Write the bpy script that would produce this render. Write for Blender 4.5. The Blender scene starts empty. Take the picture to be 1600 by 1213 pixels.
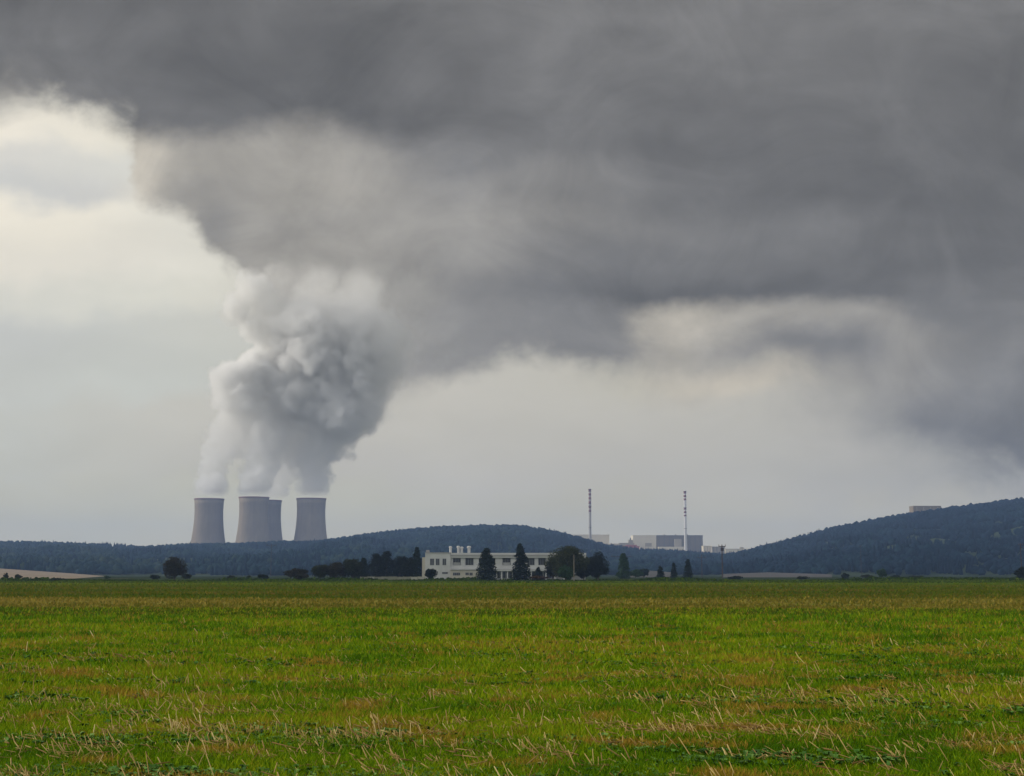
import bpy, math, random
import numpy as np

random.seed(7)
RNG = np.random.default_rng(11)
SC = bpy.context.scene
COL = SC.collection

# ------------------------------------------------------------------ camera
F = 2200.0                      # focal length in photograph pixels (1600 wide)
HOR = 897.0                     # horizon row of the photograph
EYE = 1.65
PITCH = math.atan((HOR - 606.5) / F)
cam_d = bpy.data.cameras.new('camera')
cam = bpy.data.objects.new('camera', cam_d)
COL.objects.link(cam)
cam.location = (0, 0, EYE)
cam.rotation_euler = (math.radians(90) + PITCH, 0, 0)
cam_d.sensor_width = 36.0
cam_d.lens = F / 1600.0 * 36.0
cam_d.clip_start = 0.1
cam_d.clip_end = 20000
SC.camera = cam

SC.view_settings.view_transform = 'Standard'
SC.view_settings.look = 'None'
SC.view_settings.exposure = 0.0
SC.view_settings.gamma = 1.0
SC.cycles.use_denoising = True
SC.cycles.max_bounces = 12
SC.cycles.diffuse_bounces = 2
SC.cycles.volume_bounces = 7
SC.cycles.volume_step_rate = 1.0
SC.cycles.use_adaptive_sampling = True
SC.cycles.adaptive_threshold = 0.01


def uv_of(px, py):
    """Bearing (x/y, z/y) of a photograph pixel, for a camera that looks along +Y."""
    cy = (606.5 - py) / F
    fy = math.cos(PITCH) - math.sin(PITCH) * cy
    fz = math.sin(PITCH) + math.cos(PITCH) * cy
    return (px - 800.0) / F / fy, fz / fy


def at(px, py, Y):
    u, v = uv_of(px, py)
    return (u * Y, Y, EYE + v * Y)


def lin(c):
    c = c / 255.0
    return c / 12.92 if c <= 0.04045 else ((c + 0.055) / 1.055) ** 2.4


def srgb(r, g, b):
    return (lin(r), lin(g), lin(b))


# ------------------------------------------------------------------ sun
SUN_EL, SUN_AZ = math.radians(20), math.radians(-84)   # azimuth from +Y, negative = left
sun_d = bpy.data.lights.new('sun', 'SUN')
sun_d.energy = 3.0
sun_d.angle = math.radians(20)
sun_d.color = (1.0, 0.94, 0.84)
sun = bpy.data.objects.new('sun', sun_d)
COL.objects.link(sun)
sun.rotation_euler = (math.radians(90) - SUN_EL, 0, -SUN_AZ + math.radians(180))

# ------------------------------------------------------------------ sky
world = bpy.data.worlds.new('World')
SC.world = world
world.use_nodes = True
wt = world.node_tree
wt.nodes.clear()
W_STRENGTH = 0.1


class NG:
    """Small helper round a node tree."""
    def __init__(self, tree):
        self.t = tree

    def node(self, kind, **kw):
        n = self.t.nodes.new(kind)
        for k, v in kw.items():
            setattr(n, k, v)
        return n

    def put(self, sock, val):
        if hasattr(val, 'is_output') or isinstance(val, bpy.types.NodeSocket):
            self.t.links.new(val, sock)
        else:
            sock.default_value = val

    def math(self, op, a, b=None, c=None, clamp=False):
        n = self.node('ShaderNodeMath', operation=op, use_clamp=clamp)
        self.put(n.inputs[0], a)
        if b is not None:
            self.put(n.inputs[1], b)
        if c is not None:
            self.put(n.inputs[2], c)
        return n.outputs[0]

    def remap(self, x, a, b, c=0.0, d=1.0, mode='LINEAR'):
        n = self.node('ShaderNodeMapRange', interpolation_type=mode, clamp=True)
        self.put(n.inputs['Value'], x)
        for k, v in zip(('From Min', 'From Max', 'To Min', 'To Max'), (a, b, c, d)):
            self.put(n.inputs[k], v)
        return n.outputs['Result']

    def mix(self, f, a, b, blend='MIX'):
        n = self.node('ShaderNodeMix', data_type='RGBA', blend_type=blend)
        n.clamp_factor = True
        self.put(n.inputs[0], f)
        self.put(n.inputs[6], a if not isinstance(a, tuple) else (*a[:3], 1))
        self.put(n.inputs[7], b if not isinstance(b, tuple) else (*b[:3], 1))
        return n.outputs[2]

    def noise(self, vec, scale, detail=4, rough=0.55, dims='3D', dist=0.0, lac=2.0):
        n = self.node('ShaderNodeTexNoise', noise_dimensions=dims)
        self.put(n.inputs['Vector'], vec)
        n.inputs['Scale'].default_value = scale
        n.inputs['Detail'].default_value = detail
        n.inputs['Roughness'].default_value = rough
        n.inputs['Distortion'].default_value = dist
        n.inputs['Lacunarity'].default_value = lac
        return n.outputs['Fac'], n.outputs['Color']

    def ramp(self, x, stops, interp='LINEAR'):
        n = self.node('ShaderNodeValToRGB')
        self.put(n.inputs[0], x)
        cr = n.color_ramp
        cr.interpolation = interp
        while len(cr.elements) > 1:
            cr.elements.remove(cr.elements[-1])
        for i, (p, c) in enumerate(stops):
            e = cr.elements[0] if i == 0 else cr.elements.new(p)
            e.position = p
            e.color = (*c[:3], 1)
        return n.outputs[0]


def build_sky():
    g = NG(wt)
    out = g.node('ShaderNodeOutputWorld')
    bg = g.node('ShaderNodeBackground')
    bg.inputs['Strength'].default_value = W_STRENGTH
    wt.links.new(bg.outputs[0], out.inputs[0])
    tc = g.node('ShaderNodeTexCoord')
    sep = g.node('ShaderNodeSeparateXYZ')
    wt.links.new(tc.outputs['Generated'], sep.inputs[0])
    X, Y, Z = sep.outputs
    yy = g.math('MAXIMUM', Y, 0.05)
    u0 = g.math('DIVIDE', X, yy)
    v0 = g.math('DIVIDE', Z, yy)
    comb = g.node('ShaderNodeCombineXYZ')
    g.put(comb.inputs[0], u0)
    g.put(comb.inputs[1], g.math('MULTIPLY', v0, 1.25))
    P = comb.outputs[0]
    # broad and fine turbulence that bends every cloud edge
    _, n1 = g.noise(P, 6.0, 7, 0.58, '2D')
    s1 = g.node('ShaderNodeSeparateColor')
    wt.links.new(n1, s1.inputs[0])
    u = g.math('ADD', u0, g.math('MULTIPLY', g.math('SUBTRACT', s1.outputs[0], 0.5), WARP_U))
    v = g.math('ADD', v0, g.math('MULTIPLY', g.math('SUBTRACT', s1.outputs[1], 0.5), WARP_V))
    U0, U1 = uv_of(-300, 450)[0], uv_of(1900, 450)[0]
    un = g.remap(u, U0, U1)

    def upos(px):
        return min(max((uv_of(px, 450)[0] - U0) / (U1 - U0), 0), 1)

    def shade(L, warm=None):
        if isinstance(L, tuple):
            return srgb(*L)
        k = min(max((L - 125) / 60.0, 0), 1)
        a, b = (-1.5, 3.0), (3.0, -8.0)
        return srgb(L + a[0] + (b[0] - a[0]) * k, L, L + a[1] + (b[1] - a[1]) * k)

    def rows(table, vv):
        col = None
        prev = None
        for py, stops in table:                      # listed from the top of the sky downward
            c = g.ramp(un, [(upos(x), shade(L)) for x, L in stops], 'CARDINAL' if len(stops) > 2 else 'LINEAR')
            vr = uv_of(800, py)[1]
            if col is None:
                col = c
            else:
                col = g.mix(g.remap(vv, prev, vr, mode='SMOOTHSTEP'), col, c)
            prev = vr
        return col

    deck = rows(DECK, v)
    back = rows(BACK, g.math('ADD', v0, g.math('MULTIPLY', g.math('SUBTRACT', s1.outputs[2], 0.5), 0.075)))
    # lower edge of the dark deck
    fc = g.node('ShaderNodeFloatCurve')
    g.put(fc.inputs['Value'], un)
    cv = fc.mapping.curves[0]
    pts = [(upos(x), uv_of(800, y)[1]) for x, y in EDGE]
    while len(cv.points) < len(pts):
        cv.points.new(0.5, 0.5)
    for p, (a, b) in zip(cv.points, pts):
        p.location = (a, b)
        p.handle_type = 'AUTO_CLAMPED'
    fc.mapping.update()
    soft = g.ramp(un, [(upos(x), (s / F,) * 3) for x, s in SOFT])
    nf, _ = g.noise(P, 15.0, 7, 0.52, '2D', 0.4)
    sd = g.math('SUBTRACT', v, fc.outputs[0])
    sd = g.math('ADD', sd, g.math('MULTIPLY', g.math('SUBTRACT', nf, 0.5), g.math('MULTIPLY', g.math('MINIMUM', soft, 34 / F), 3.4)))
    mask = g.remap(g.math('DIVIDE', sd, soft), -1.0, 1.0, mode='SMOOTHSTEP')
    # streaks and mottling of the cloud base
    cs = g.node('ShaderNodeCombineXYZ')
    g.put(cs.inputs[0], g.math('MULTIPLY', u, 0.45))
    g.put(cs.inputs[1], g.math('MULTIPLY', v, 1.6))
    nm, _ = g.noise(cs.outputs[0], 11.0, 5, 0.5, '2D')
    deck = g.mix(1.0, deck, g.ramp(nm, [(0.3, (0.92,) * 3), (0.7, (1.08,) * 3)]), 'MULTIPLY')
    back = g.mix(1.0, back, g.ramp(nm, [(0.25, (0.94,) * 3), (0.75, (1.05,) * 3)]), 'MULTIPLY')
    deck = g.mix(1.0, deck, g.ramp(nf, [(0.3, tuple(0.92 * c for c in SKY_TINT)), (0.7, tuple(1.08 * c for c in SKY_TINT))]), 'MULTIPLY')
    back = g.mix(1.0, back, BACK_TINT, 'MULTIPLY')
    nl, _ = g.noise(P, 9.0, 9, 0.6, '2D', 0.9)
    deck = g.mix(1.0, deck, g.ramp(nl, [(0.28, (0.85,) * 3), (0.72, (1.13,) * 3)]), 'MULTIPLY')
    front = g.mix(mask, back, deck)
    # scale to the Background strength, then let the clear sky above tint it
    front = g.mix(1.0, front, (1 / W_STRENGTH,) * 3, 'MULTIPLY')
    nish = g.node('ShaderNodeTexSky', sky_type='NISHITA')
    nish.sun_disc = False
    nish.sun_elevation = SUN_EL
    nish.sun_rotation = SUN_AZ
    nish.dust_density = 3.0
    front = g.mix(0.02, front, nish.outputs[0])
    # overcast beyond the picture: brighter overhead and behind
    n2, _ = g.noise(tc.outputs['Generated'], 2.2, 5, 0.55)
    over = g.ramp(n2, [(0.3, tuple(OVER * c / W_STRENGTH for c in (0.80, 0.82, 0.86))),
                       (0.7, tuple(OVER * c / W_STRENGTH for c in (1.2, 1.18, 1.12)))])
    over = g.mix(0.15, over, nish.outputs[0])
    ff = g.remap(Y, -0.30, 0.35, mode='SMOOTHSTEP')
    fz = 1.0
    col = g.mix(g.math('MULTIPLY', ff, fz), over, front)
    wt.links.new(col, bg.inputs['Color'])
    world.cycles.sampling_method = 'MANUAL'
    world.cycles.sample_map_resolution = 512


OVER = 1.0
SKY_TINT = (1.09, 1.04, 0.97)
BACK_TINT = (1.16, 1.14, 1.08)
WARP_U, WARP_V = 0.085, 0.062
DECK = [
    (-120, [(-200, 110), (0, 108), (800, 116), (1800, 112)]),
    (0, [(0, 106), (200, 104), (400, 108), (600, 113), (800, 117), (1000, 118), (1200, 117), (1400, 115), (1600, 112)]),
    (100, [(0, 113), (100, 108), (300, 103), (500, 102), (600, 104), (800, 112), (1000, 115), (1200, 116), (1400, 114), (1600, 110)]),
    (178, [(-60, 160), (0, 150), (60, 132), (150, 116), (300, 106), (450, 100), (560, 101), (650, 109), (750, 112), (900, 113), (1000, 111), (1200, 112), (1600, 108)]),
    (238, [(0, 190), (150, 188), (205, 184), (245, 172), (300, 160), (400, 156), (500, 153), (600, 142), (700, 127), (800, 121), (900, 116), (1000, 108), (1200, 106), (1400, 106), (1600, 104)]),
    (290, [(190, 188), (225, 176), (262, 156), (300, 150), (400, 155), (500, 157), (600, 149), (700, 138), (800, 135), (900, 131), (1000, 123), (1200, 110), (1400, 107), (1600, 105)]),
    (340, [(280, 172), (315, 148), (350, 141), (400, 152), (500, 152), (600, 149), (700, 145), (800, 141), (900, 136), (1000, 129), (1200, 120), (1400, 113), (1600, 106)]),
    (400, [(400, 158), (500, 157), (600, 153), (700, 145), (800, 135), (900, 124), (1000, 119), (1200, 116), (1400, 113), (1600, 109)]),
    (458, [(400, 160), (500, 158), (600, 152), (700, 139), (800, 123), (900, 110), (1000, 106), (1100, 104), (1200, 105), (1400, 108), (1500, 118), (1600, 122)]),
    (498, [(500, 155), (600, 149), (700, 137), (800, 130), (900, 128), (940, 142), (980, 178), (1050, 187), (1100, 170), (1200, 160), (1300, 152), (1400, 146), (1440, 128), (1500, 120), (1600, 124)]),
    (552, [(500, 152), (600, 147), (700, 137), (800, 133), (900, 132), (960, 142), (1000, 166), (1050, 172), (1100, 158), (1180, 134), (1250, 124), (1330, 128), (1400, 146), (1500, 135), (1600, 128)]),
    (605, [(500, 150), (650, 150), (800, 150), (1000, 176), (1100, 172), (1200, 150), (1300, 144), (1400, 144), (1500, 132), (1600, 122)]),
    (680, [(1100, 178), (1300, 152), (1400, 126), (1500, 114), (1600, 112)]),
    (745, [(1200, 178), (1320, 168), (1400, 132), (1500, 118), (1600, 118)]),
    (785, [(1200, 182), (1600, 178)]),
]
BACK = [
    (170, [(-200, 208), (300, 208)]),
    (205, [(0, (226, 221, 211)), (120, (222, 218, 208)), (250, 206)]),
    (250, [(0, (206, 205, 202)), (200, (206, 206, 202)), (400, 206)]),
    (296, [(0, (196, 197, 197)), (150, (197, 197, 196)), (220, 208), (400, 208)]),
    (335, [(0, (228, 223, 212)), (150, (225, 221, 211)), (300, (214, 212, 205)), (450, 205)]),
    (400, [(0, (222, 218, 209)), (200, (217, 214, 206)), (350, (212, 210, 202)), (600, 190)]),
    (450, [(0, (206, 206, 200)), (300, (206, 205, 197)), (600, 190)]),
    (505, [(0, (190, 192, 191)), (300, (194, 195, 190)), (700, 188)]),
    (595, [(0, (191, 193, 189)), (300, (192, 194, 189)), (600, 186), (800, 183), (1000, (190, 186, 174)), (1120, (198, 191, 178)), (1250, (190, 184, 172)), (1400, 172), (1600, 140)]),
    (645, [(0, (190, 191, 185)), (400, 187), (700, 183), (1000, 184), (1200, 178), (1400, 165), (1600, 140)]),
    (720, [(0, (186, 186, 177)), (400, 184), (700, 182), (1000, 181), (1200, 177), (1400, 168), (1600, 160)]),
    (800, [(0, (188, 186, 171)), (400, (187, 185, 170)), (800, (186, 183, 168)), (1200, (183, 179, 165)), (1600, (181, 177, 164))]),
    (880, [(0, (194, 188, 168)), (1600, (186, 180, 162))]),
]
EDGE = [(-300, 150), (0, 158), (60, 174), (120, 190), (170, 208), (192, 245), (208, 282), (255, 310), (300, 338),
        (340, 370), (365, 396), (395, 424), (420, 465), (445, 530), (500, 620), (560, 648), (610, 634), (650, 608), (700, 598), (740, 578),
        (780, 562), (850, 576), (900, 586), (960, 584), (1040, 592), (1100, 592), (1200, 604), (1300, 655), (1400, 700), (1500, 728),
        (1600, 738), (1900, 750)]
SOFT = [(0, 36), (160, 34), (205, 24), (300, 24), (400, 26), (620, 34), (900, 30), (1050, 38), (1200, 60), (1320, 85), (1450, 50), (1600, 34)]
build_sky()


# ------------------------------------------------------------------ helpers
def link(o, parent=None):
    COL.objects.link(o)
    if parent is not None:
        o.parent = parent
    return o


def tag(o, label=None, cat=None, group=None, kind=None):
    for k, v in (('label', label), ('category', cat), ('group', group), ('kind', kind)):
        if v:
            o[k] = v
    return o


def empty(name, loc, rz=0.0):
    o = bpy.data.objects.new(name, None)
    o.empty_display_size = 0.5
    o.location = loc
    o.rotation_euler = (0, 0, rz)
    return link(o)


def mesh_np(name, V, faces, mat, parent=None, smooth=False, attrs=None):
    """V (n,3); faces: list of (m,k) integer arrays (or one array)."""
    if not isinstance(faces, list):
        faces = [faces]
    me = bpy.data.meshes.new(name)
    V = np.asarray(V, dtype=np.float32)
    me.vertices.add(len(V))
    me.vertices.foreach_set('co', V.ravel())
    loops = np.concatenate([f.ravel() for f in faces]).astype(np.int32)
    tot = np.concatenate([np.full(len(f), f.shape[1], dtype=np.int32) for f in faces])
    start = np.concatenate([[0], np.cumsum(tot)[:-1]]).astype(np.int32)
    me.loops.add(len(loops))
    me.loops.foreach_set('vertex_index', loops)
    me.polygons.add(len(tot))
    me.polygons.foreach_set('loop_start', start)
    if smooth:
        me.polygons.foreach_set('use_smooth', np.ones(len(tot), dtype=bool))
    me.update(calc_edges=True)
    for k, arr in (attrs or {}).items():
        a = me.attributes.new(k, 'FLOAT', 'POINT')
        a.data.foreach_set('value', np.asarray(arr, dtype=np.float32))
    if mat:
        me.materials.append(mat)
    return link(bpy.data.objects.new(name, me), parent)


class MB:
    """Collects simple solids into one mesh."""
    def __init__(self):
        self.v = []
        self.f = []

    def box(self, x0, x1, y0, y1, z0, z1):
        b = len(self.v)
        self.v += [(x0, y0, z0), (x1, y0, z0), (x1, y1, z0), (x0, y1, z0), (x0, y0, z1), (x1, y0, z1), (x1, y1, z1), (x0, y1, z1)]
        self.f += [tuple(b + i for i in q) for q in ((0, 3, 2, 1), (4, 5, 6, 7), (0, 1, 5, 4), (1, 2, 6, 5), (2, 3, 7, 6), (3, 0, 4, 7))]
        return self

    def lathe(self, prof, n=16, c=(0, 0), cap0=True, cap1=True):
        b = len(self.v)
        for r, z in prof:
            for i in range(n):
                a = 2 * math.pi * i / n
                self.v.append((c[0] + r * math.cos(a), c[1] + r * math.sin(a), z))
        for j in range(len(prof) - 1):
            for i in range(n):
                k = (i + 1) % n
                self.f.append((b + j * n + i, b + j * n + k, b + (j + 1) * n + k, b + (j + 1) * n + i))
        if cap0:
            self.f.append(tuple(b + i for i in reversed(range(n))))
        if cap1:
            self.f.append(tuple(b + (len(prof) - 1) * n + i for i in range(n)))
        return self

    def tube(self, p, q, r0, r1, n=6):
        p, q = np.array(p, float), np.array(q, float)
        d = q - p
        d /= np.linalg.norm(d) + 1e-9
        a = np.cross(d, (0, 0, 1) if abs(d[2]) < 0.9 else (1, 0, 0))
        a /= np.linalg.norm(a)
        c = np.cross(d, a)
        b = len(self.v)
        for e, r in ((p, r0), (q, r1)):
            for i in range(n):
                t = 2 * math.pi * i / n
                self.v.append(tuple(e + r * (math.cos(t) * a + math.sin(t) * c)))
        for i in range(n):
            k = (i + 1) % n
            self.f.append((b + i, b + k, b + n + k, b + n + i))
        self.f.append(tuple(b + i for i in reversed(range(n))))
        self.f.append(tuple(b + n + i for i in range(n)))
        return self

    def build(self, name, mat, parent=None, smooth=False, loc=None):
        me = bpy.data.meshes.new(name)
        me.from_pydata(self.v, [], self.f)
        me.update()
        if smooth:
            me.polygons.foreach_set('use_smooth', np.ones(len(me.polygons), dtype=bool))
        if mat:
            me.materials.append(mat)
        o = link(bpy.data.objects.new(name, me), parent)
        if loc:
            o.location = loc
        return o


def material(name, build, rough=0.9, spec=0.2):
    m = bpy.data.materials.new(name)
    m.use_nodes = True
    g = NG(m.node_tree)
    bs = m.node_tree.nodes['Principled BSDF']
    bs.inputs['Roughness'].default_value = rough
    bs.inputs['Specular IOR Level'].default_value = spec
    tc = g.node('ShaderNodeTexCoord')
    c = build(g, tc, bs)
    if c is not None:
        g.put(bs.inputs['Base Color'], c if not isinstance(c, tuple) else (*c, 1))
    return m


def mottled(a, b, scale, detail=4, rough=0.6, stretch=None, lo=0.3, hi=0.7):
    def f(g, tc, bs):
        vec = tc.outputs['Object']
        if stretch:
            mp = g.node('ShaderNodeMapping')
            g.put(mp.inputs['Vector'], vec)
            mp.inputs['Scale'].default_value = stretch
            vec = mp.outputs[0]
        n, _ = g.noise(vec, scale, detail, rough)
        return g.ramp(n, [(lo, a), (hi, b)])
    return f


def value_noise(x, y, seed, octaves=4, gain=0.5):
    """Smooth 2-D noise in 0..1 for scattering."""
    r = np.random.default_rng(seed)
    tab = r.random((256, 256))
    out = np.zeros_like(x, dtype=float)
    amp, tot = 1.0, 0.0
    for o in range(octaves):
        xi, yi = np.floor(x).astype(int), np.floor(y).astype(int)
        fx, fy = x - xi, y - yi
        fx, fy = fx * fx * (3 - 2 * fx), fy * fy * (3 - 2 * fy)
        a = tab[xi & 255, yi & 255]
        b = tab[(xi + 1) & 255, yi & 255]
        c = tab[xi & 255, (yi + 1) & 255]
        d = tab[(xi + 1) & 255, (yi + 1) & 255]
        out += amp * ((a * (1 - fx) + b * fx) * (1 - fy) + (c * (1 - fx) + d * fx) * fy)
        tot += amp
        amp *= gain
        x, y = x * 2.03 + 17.3, y * 2.03 + 5.1
    return out / tot


def sstep(x, a, b):
    t = np.clip((x - a) / (b - a), 0, 1)
    return t * t * (3 - 2 * t)


# ------------------------------------------------------------------ haze
HAZE_TOP = 160.0
def build_haze():
    o = MB().box(-4500, 4500, -4500, 4500, -3.0, HAZE_TOP).build('haze', None)
    m = bpy.data.materials.new('haze_air')
    m.use_nodes = True
    nt = m.node_tree
    nt.nodes.clear()
    out = nt.nodes.new('ShaderNodeOutputMaterial')
    pv = nt.nodes.new('ShaderNodeVolumePrincipled')
    pv.inputs['Color'].default_value = (0.38, 0.56, 0.96, 1)
    pv.inputs['Density'].default_value = HAZE_DENSITY
    pv.inputs['Anisotropy'].default_value = 0.0
    nt.links.new(pv.outputs[0], out.inputs['Volume'])
    o.data.materials.append(m)
    tag(o, 'thin pale blue haze filling the valley air', 'haze', kind='stuff')


HAZE_DENSITY = 0.000135


# ------------------------------------------------------------------ ground
def ground_colour(g, tc, bs):
    pos = tc.outputs['Object']
    sp = g.node('ShaderNodeSeparateXYZ')
    g.put(sp.inputs[0], pos)
    mp = g.node('ShaderNodeMapping')
    g.put(mp.inputs['Vector'], pos)
    mp.inputs['Scale'].default_value = (0.45, 1.0, 1.0)
    vec = mp.outputs[0]
    mp2 = g.node('ShaderNodeMapping')
    g.put(mp2.inputs['Vector'], pos)
    mp2.inputs['Scale'].default_value = (0.05, 0.35, 1.0)
    fine, _ = g.noise(vec, 5.0, 6, 0.7)
    mid, _ = g.noise(vec, 0.45, 5, 0.6)
    streak, _ = g.noise(mp2.outputs[0], 0.35, 5, 0.6)
    green = g.ramp(fine, [(0.25, (0.043, 0.083, 0.0025)), (0.5, (0.105, 0.166, 0.0040)), (0.75, (0.178, 0.228, 0.0080))])
    straw = g.ramp(fine, [(0.25, (0.132, 0.094, 0.0080)), (0.5, (0.209, 0.173, 0.0140)), (0.75, (0.311, 0.248, 0.0285))])
    soil = g.ramp(fine, [(0.3, (0.077, 0.044, 0.0090)), (0.7, (0.171, 0.103, 0.0200))])
    c = g.mix(g.math('MULTIPLY', g.remap(mid, 0.48, 0.68), 0.7), green, straw)
    c = g.mix(g.math('MULTIPLY', g.remap(streak, 0.5, 0.65), 0.35), c, straw)
    nz, _ = g.noise(vec, 1.3, 4, 0.6)
    c = g.mix(g.remap(nz, 0.60, 0.70), c, soil)
    # strips of the field, counted away from the viewer
    Y = g.math('ADD', sp.outputs[1], g.math('MULTIPLY', g.math('SUBTRACT', streak, 0.5), 14.0))
    mp3 = g.node('ShaderNodeMapping')
    g.put(mp3.inputs['Vector'], pos)
    mp3.inputs['Scale'].default_value = (0.30, 1.0, 1.0)
    wide, _ = g.noise(mp3.outputs[0], 0.055, 5, 0.6)
    tan = g.mix(g.remap(wide, 0.35, 0.65), (0.165, 0.155, 0.026), (0.225, 0.190, 0.042))
    rust = g.mix(g.remap(wide, 0.38, 0.62), (0.055, 0.085, 0.005), (0.110, 0.078, 0.012))
    verge = g.mix(g.remap(wide, 0.35, 0.65), (0.060, 0.110, 0.007), (0.105, 0.135, 0.010))
    olive = g.mix(g.remap(wide, 0.38, 0.62), (0.060, 0.100, 0.006), (0.125, 0.105, 0.016))
    c = g.mix(g.remap(Y, 50, 58), c, olive)
    c = g.mix(g.remap(Y, 62, 74), c, tan)
    c = g.mix(g.remap(Y, 90, 98), c, rust)
    c = g.mix(g.remap(Y, 190, 240), c, verge)
    far = g.mix(g.remap(wide, 0.35, 0.65), (0.022, 0.036, 0.016), (0.040, 0.050, 0.022))
    c = g.mix(g.remap(Y, 400, 420), c, far)
    bp = g.node('ShaderNodeBump')
    bp.inputs['Strength'].default_value = 0.6
    bp.inputs['Distance'].default_value = 0.12
    g.put(bp.inputs['Height'], fine)
    m = bs.id_data
    m.links.new(bp.outputs[0], bs.inputs['Normal'])
    return c


def build_ground():
    m = material('field_soil_and_grass', ground_colour, 1.0, 0.0)
    ys = np.concatenate([[-4400, -1000, -100], np.linspace(0, 120, 61), np.linspace(130, 400, 28), [600, 1000, 2000, 3000, 4400]])
    xs = np.concatenate([[-4400, -1500, -500], np.linspace(-120, 120, 81), [500, 1500, 4400]])
    gx, gy = np.meshgrid(xs, ys)
    z = ground_z(gx, gy)
    V = np.stack([gx, gy, z], -1).reshape(-1, 3)
    nx, ny = len(xs), len(ys)
    i = np.arange((nx - 1) * (ny - 1))
    r, c = i // (nx - 1), i % (nx - 1)
    q = np.stack([r * nx + c, r * nx + c + 1, (r + 1) * nx + c + 1, (r + 1) * nx + c], -1)
    o = mesh_np('ground', V, q, m, smooth=True)
    tag(o, 'flat green field with strips of pale stubble', 'ground', kind='structure')


def ground_z(x, y):
    """Very slight undulation of the field, zero in the distance."""
    w = sstep(np.asarray(y, float), 8, 20) * (1 - sstep(np.asarray(y, float), 100, 140))
    return (value_noise(np.asarray(x, float) / 9 + 50, np.asarray(y, float) / 9 + 50, 5, 2) - 0.5) * 0.16 * w


build_ground()


def scatter_px(n, d0, d1, margin=160):
    """Points on the field, spread evenly as seen (denser close to the viewer)."""
    y0, y1 = EYE * F / d1, EYE * F / d0
    yy = RNG.uniform(y0, y1, n)
    Y = EYE * F / yy
    m = margin + 2.5 * F / Y                      # a few metres more on either side
    px = 800 + RNG.uniform(-1, 1, n) * (800 + m)
    return (px - 800) / F * Y * 1.0, Y


def strawness(x, y):
    a = value_noise(x / 2.6 + 40, y / 1.5 + 40, 21, 4, 0.6)
    b = value_noise(x / 26 + 40, y / 7 + 40, 22, 3, 0.55)
    return 0.55 * a + 0.45 * b


def build_grass():
    n = 560000
    x, y = scatter_px(n, 10.6, 66)
    s = strawness(x, y)
    keep = RNG.random(n) > sstep(s, 0.56, 0.74) * 0.6
    x, y, s = x[keep], y[keep], s[keep]
    n = len(x)
    lush = value_noise(x / 1.4 + 9, y / 1.0 + 9, 31, 3)
    far = y / 11.0
    h = (0.035 + 0.075 * lush) * RNG.uniform(0.6, 1.35, n) * far ** 0.35
    w = RNG.uniform(0.0022, 0.0048, n) * far ** 0.9
    a = RNG.uniform(0, 2 * math.pi, n)
    lean = RNG.uniform(0.15, 0.9, n) * h
    dirx, diry = np.cos(a), np.sin(a)
    sx, sy = RNG.uniform(0.6, 1, n), RNG.uniform(-0.6, 0.6, n)        # blade width mostly across the view
    z = ground_z(x, y) - 0.01
    B = np.stack([x, y, z], -1)
    S = np.stack([sx * w, sy * w, 0 * w], -1)
    L = np.stack([dirx * lean, diry * lean, 0 * w], -1)
    up = np.stack([0 * h, 0 * h, h], -1)
    v0, v1 = B - S, B + S
    v2, v3 = B + up * 0.6 + L * 0.35 - S * 0.75, B + up * 0.6 + L * 0.35 + S * 0.75
    v4 = B + up + L
    V = np.stack([v0, v1, v2, v3, v4], 1).reshape(-1, 3)
    k = np.arange(n)[:, None] * 5
    quads = k + np.array([[0, 1, 3, 2]])
    tris = k + np.array([[2, 3, 4]])
    patch = value_noise(x / 2.3 + 70, y / 2.6 + 70, 33, 4, 0.65)
    tint = np.clip(0.29 + 1.15 * (patch - 0.5) + 0.6 * (s - 0.45) + RNG.normal(0, 0.20, n), 0, 1)
    dead = value_noise(x / 0.9 + 33, y / 0.7 + 33, 37, 3, 0.6)
    tint = np.where(dead + RNG.normal(0, 0.06, n) + 0.25 * (s - 0.5) > 0.66, RNG.uniform(0.88, 1.0, n), tint)
    shade = np.stack([tint] * 5, 1).ravel()

    def colour(g, tc, bs):
        at_ = g.node('ShaderNodeAttribute', attribute_name='tint')
        c = g.ramp(at_.outputs['Fac'], [(0.0, (0.046, 0.120, 0.0025)), (0.3, (0.122, 0.228, 0.0035)), (0.6, (0.235, 0.305, 0.0045)),
                                        (0.85, (0.300, 0.250, 0.0170)), (1.0, (0.300, 0.165, 0.0250))])
        bs.inputs['Subsurface Weight'].default_value = 0.0
        return c
    o = mesh_np('grass', V, [quads, tris], material('grass_blade', colour, 0.9, 0.03), attrs={'tint': shade})
    tag(o, 'short bright green grass growing through the stubble', 'grass', kind='stuff')


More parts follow.
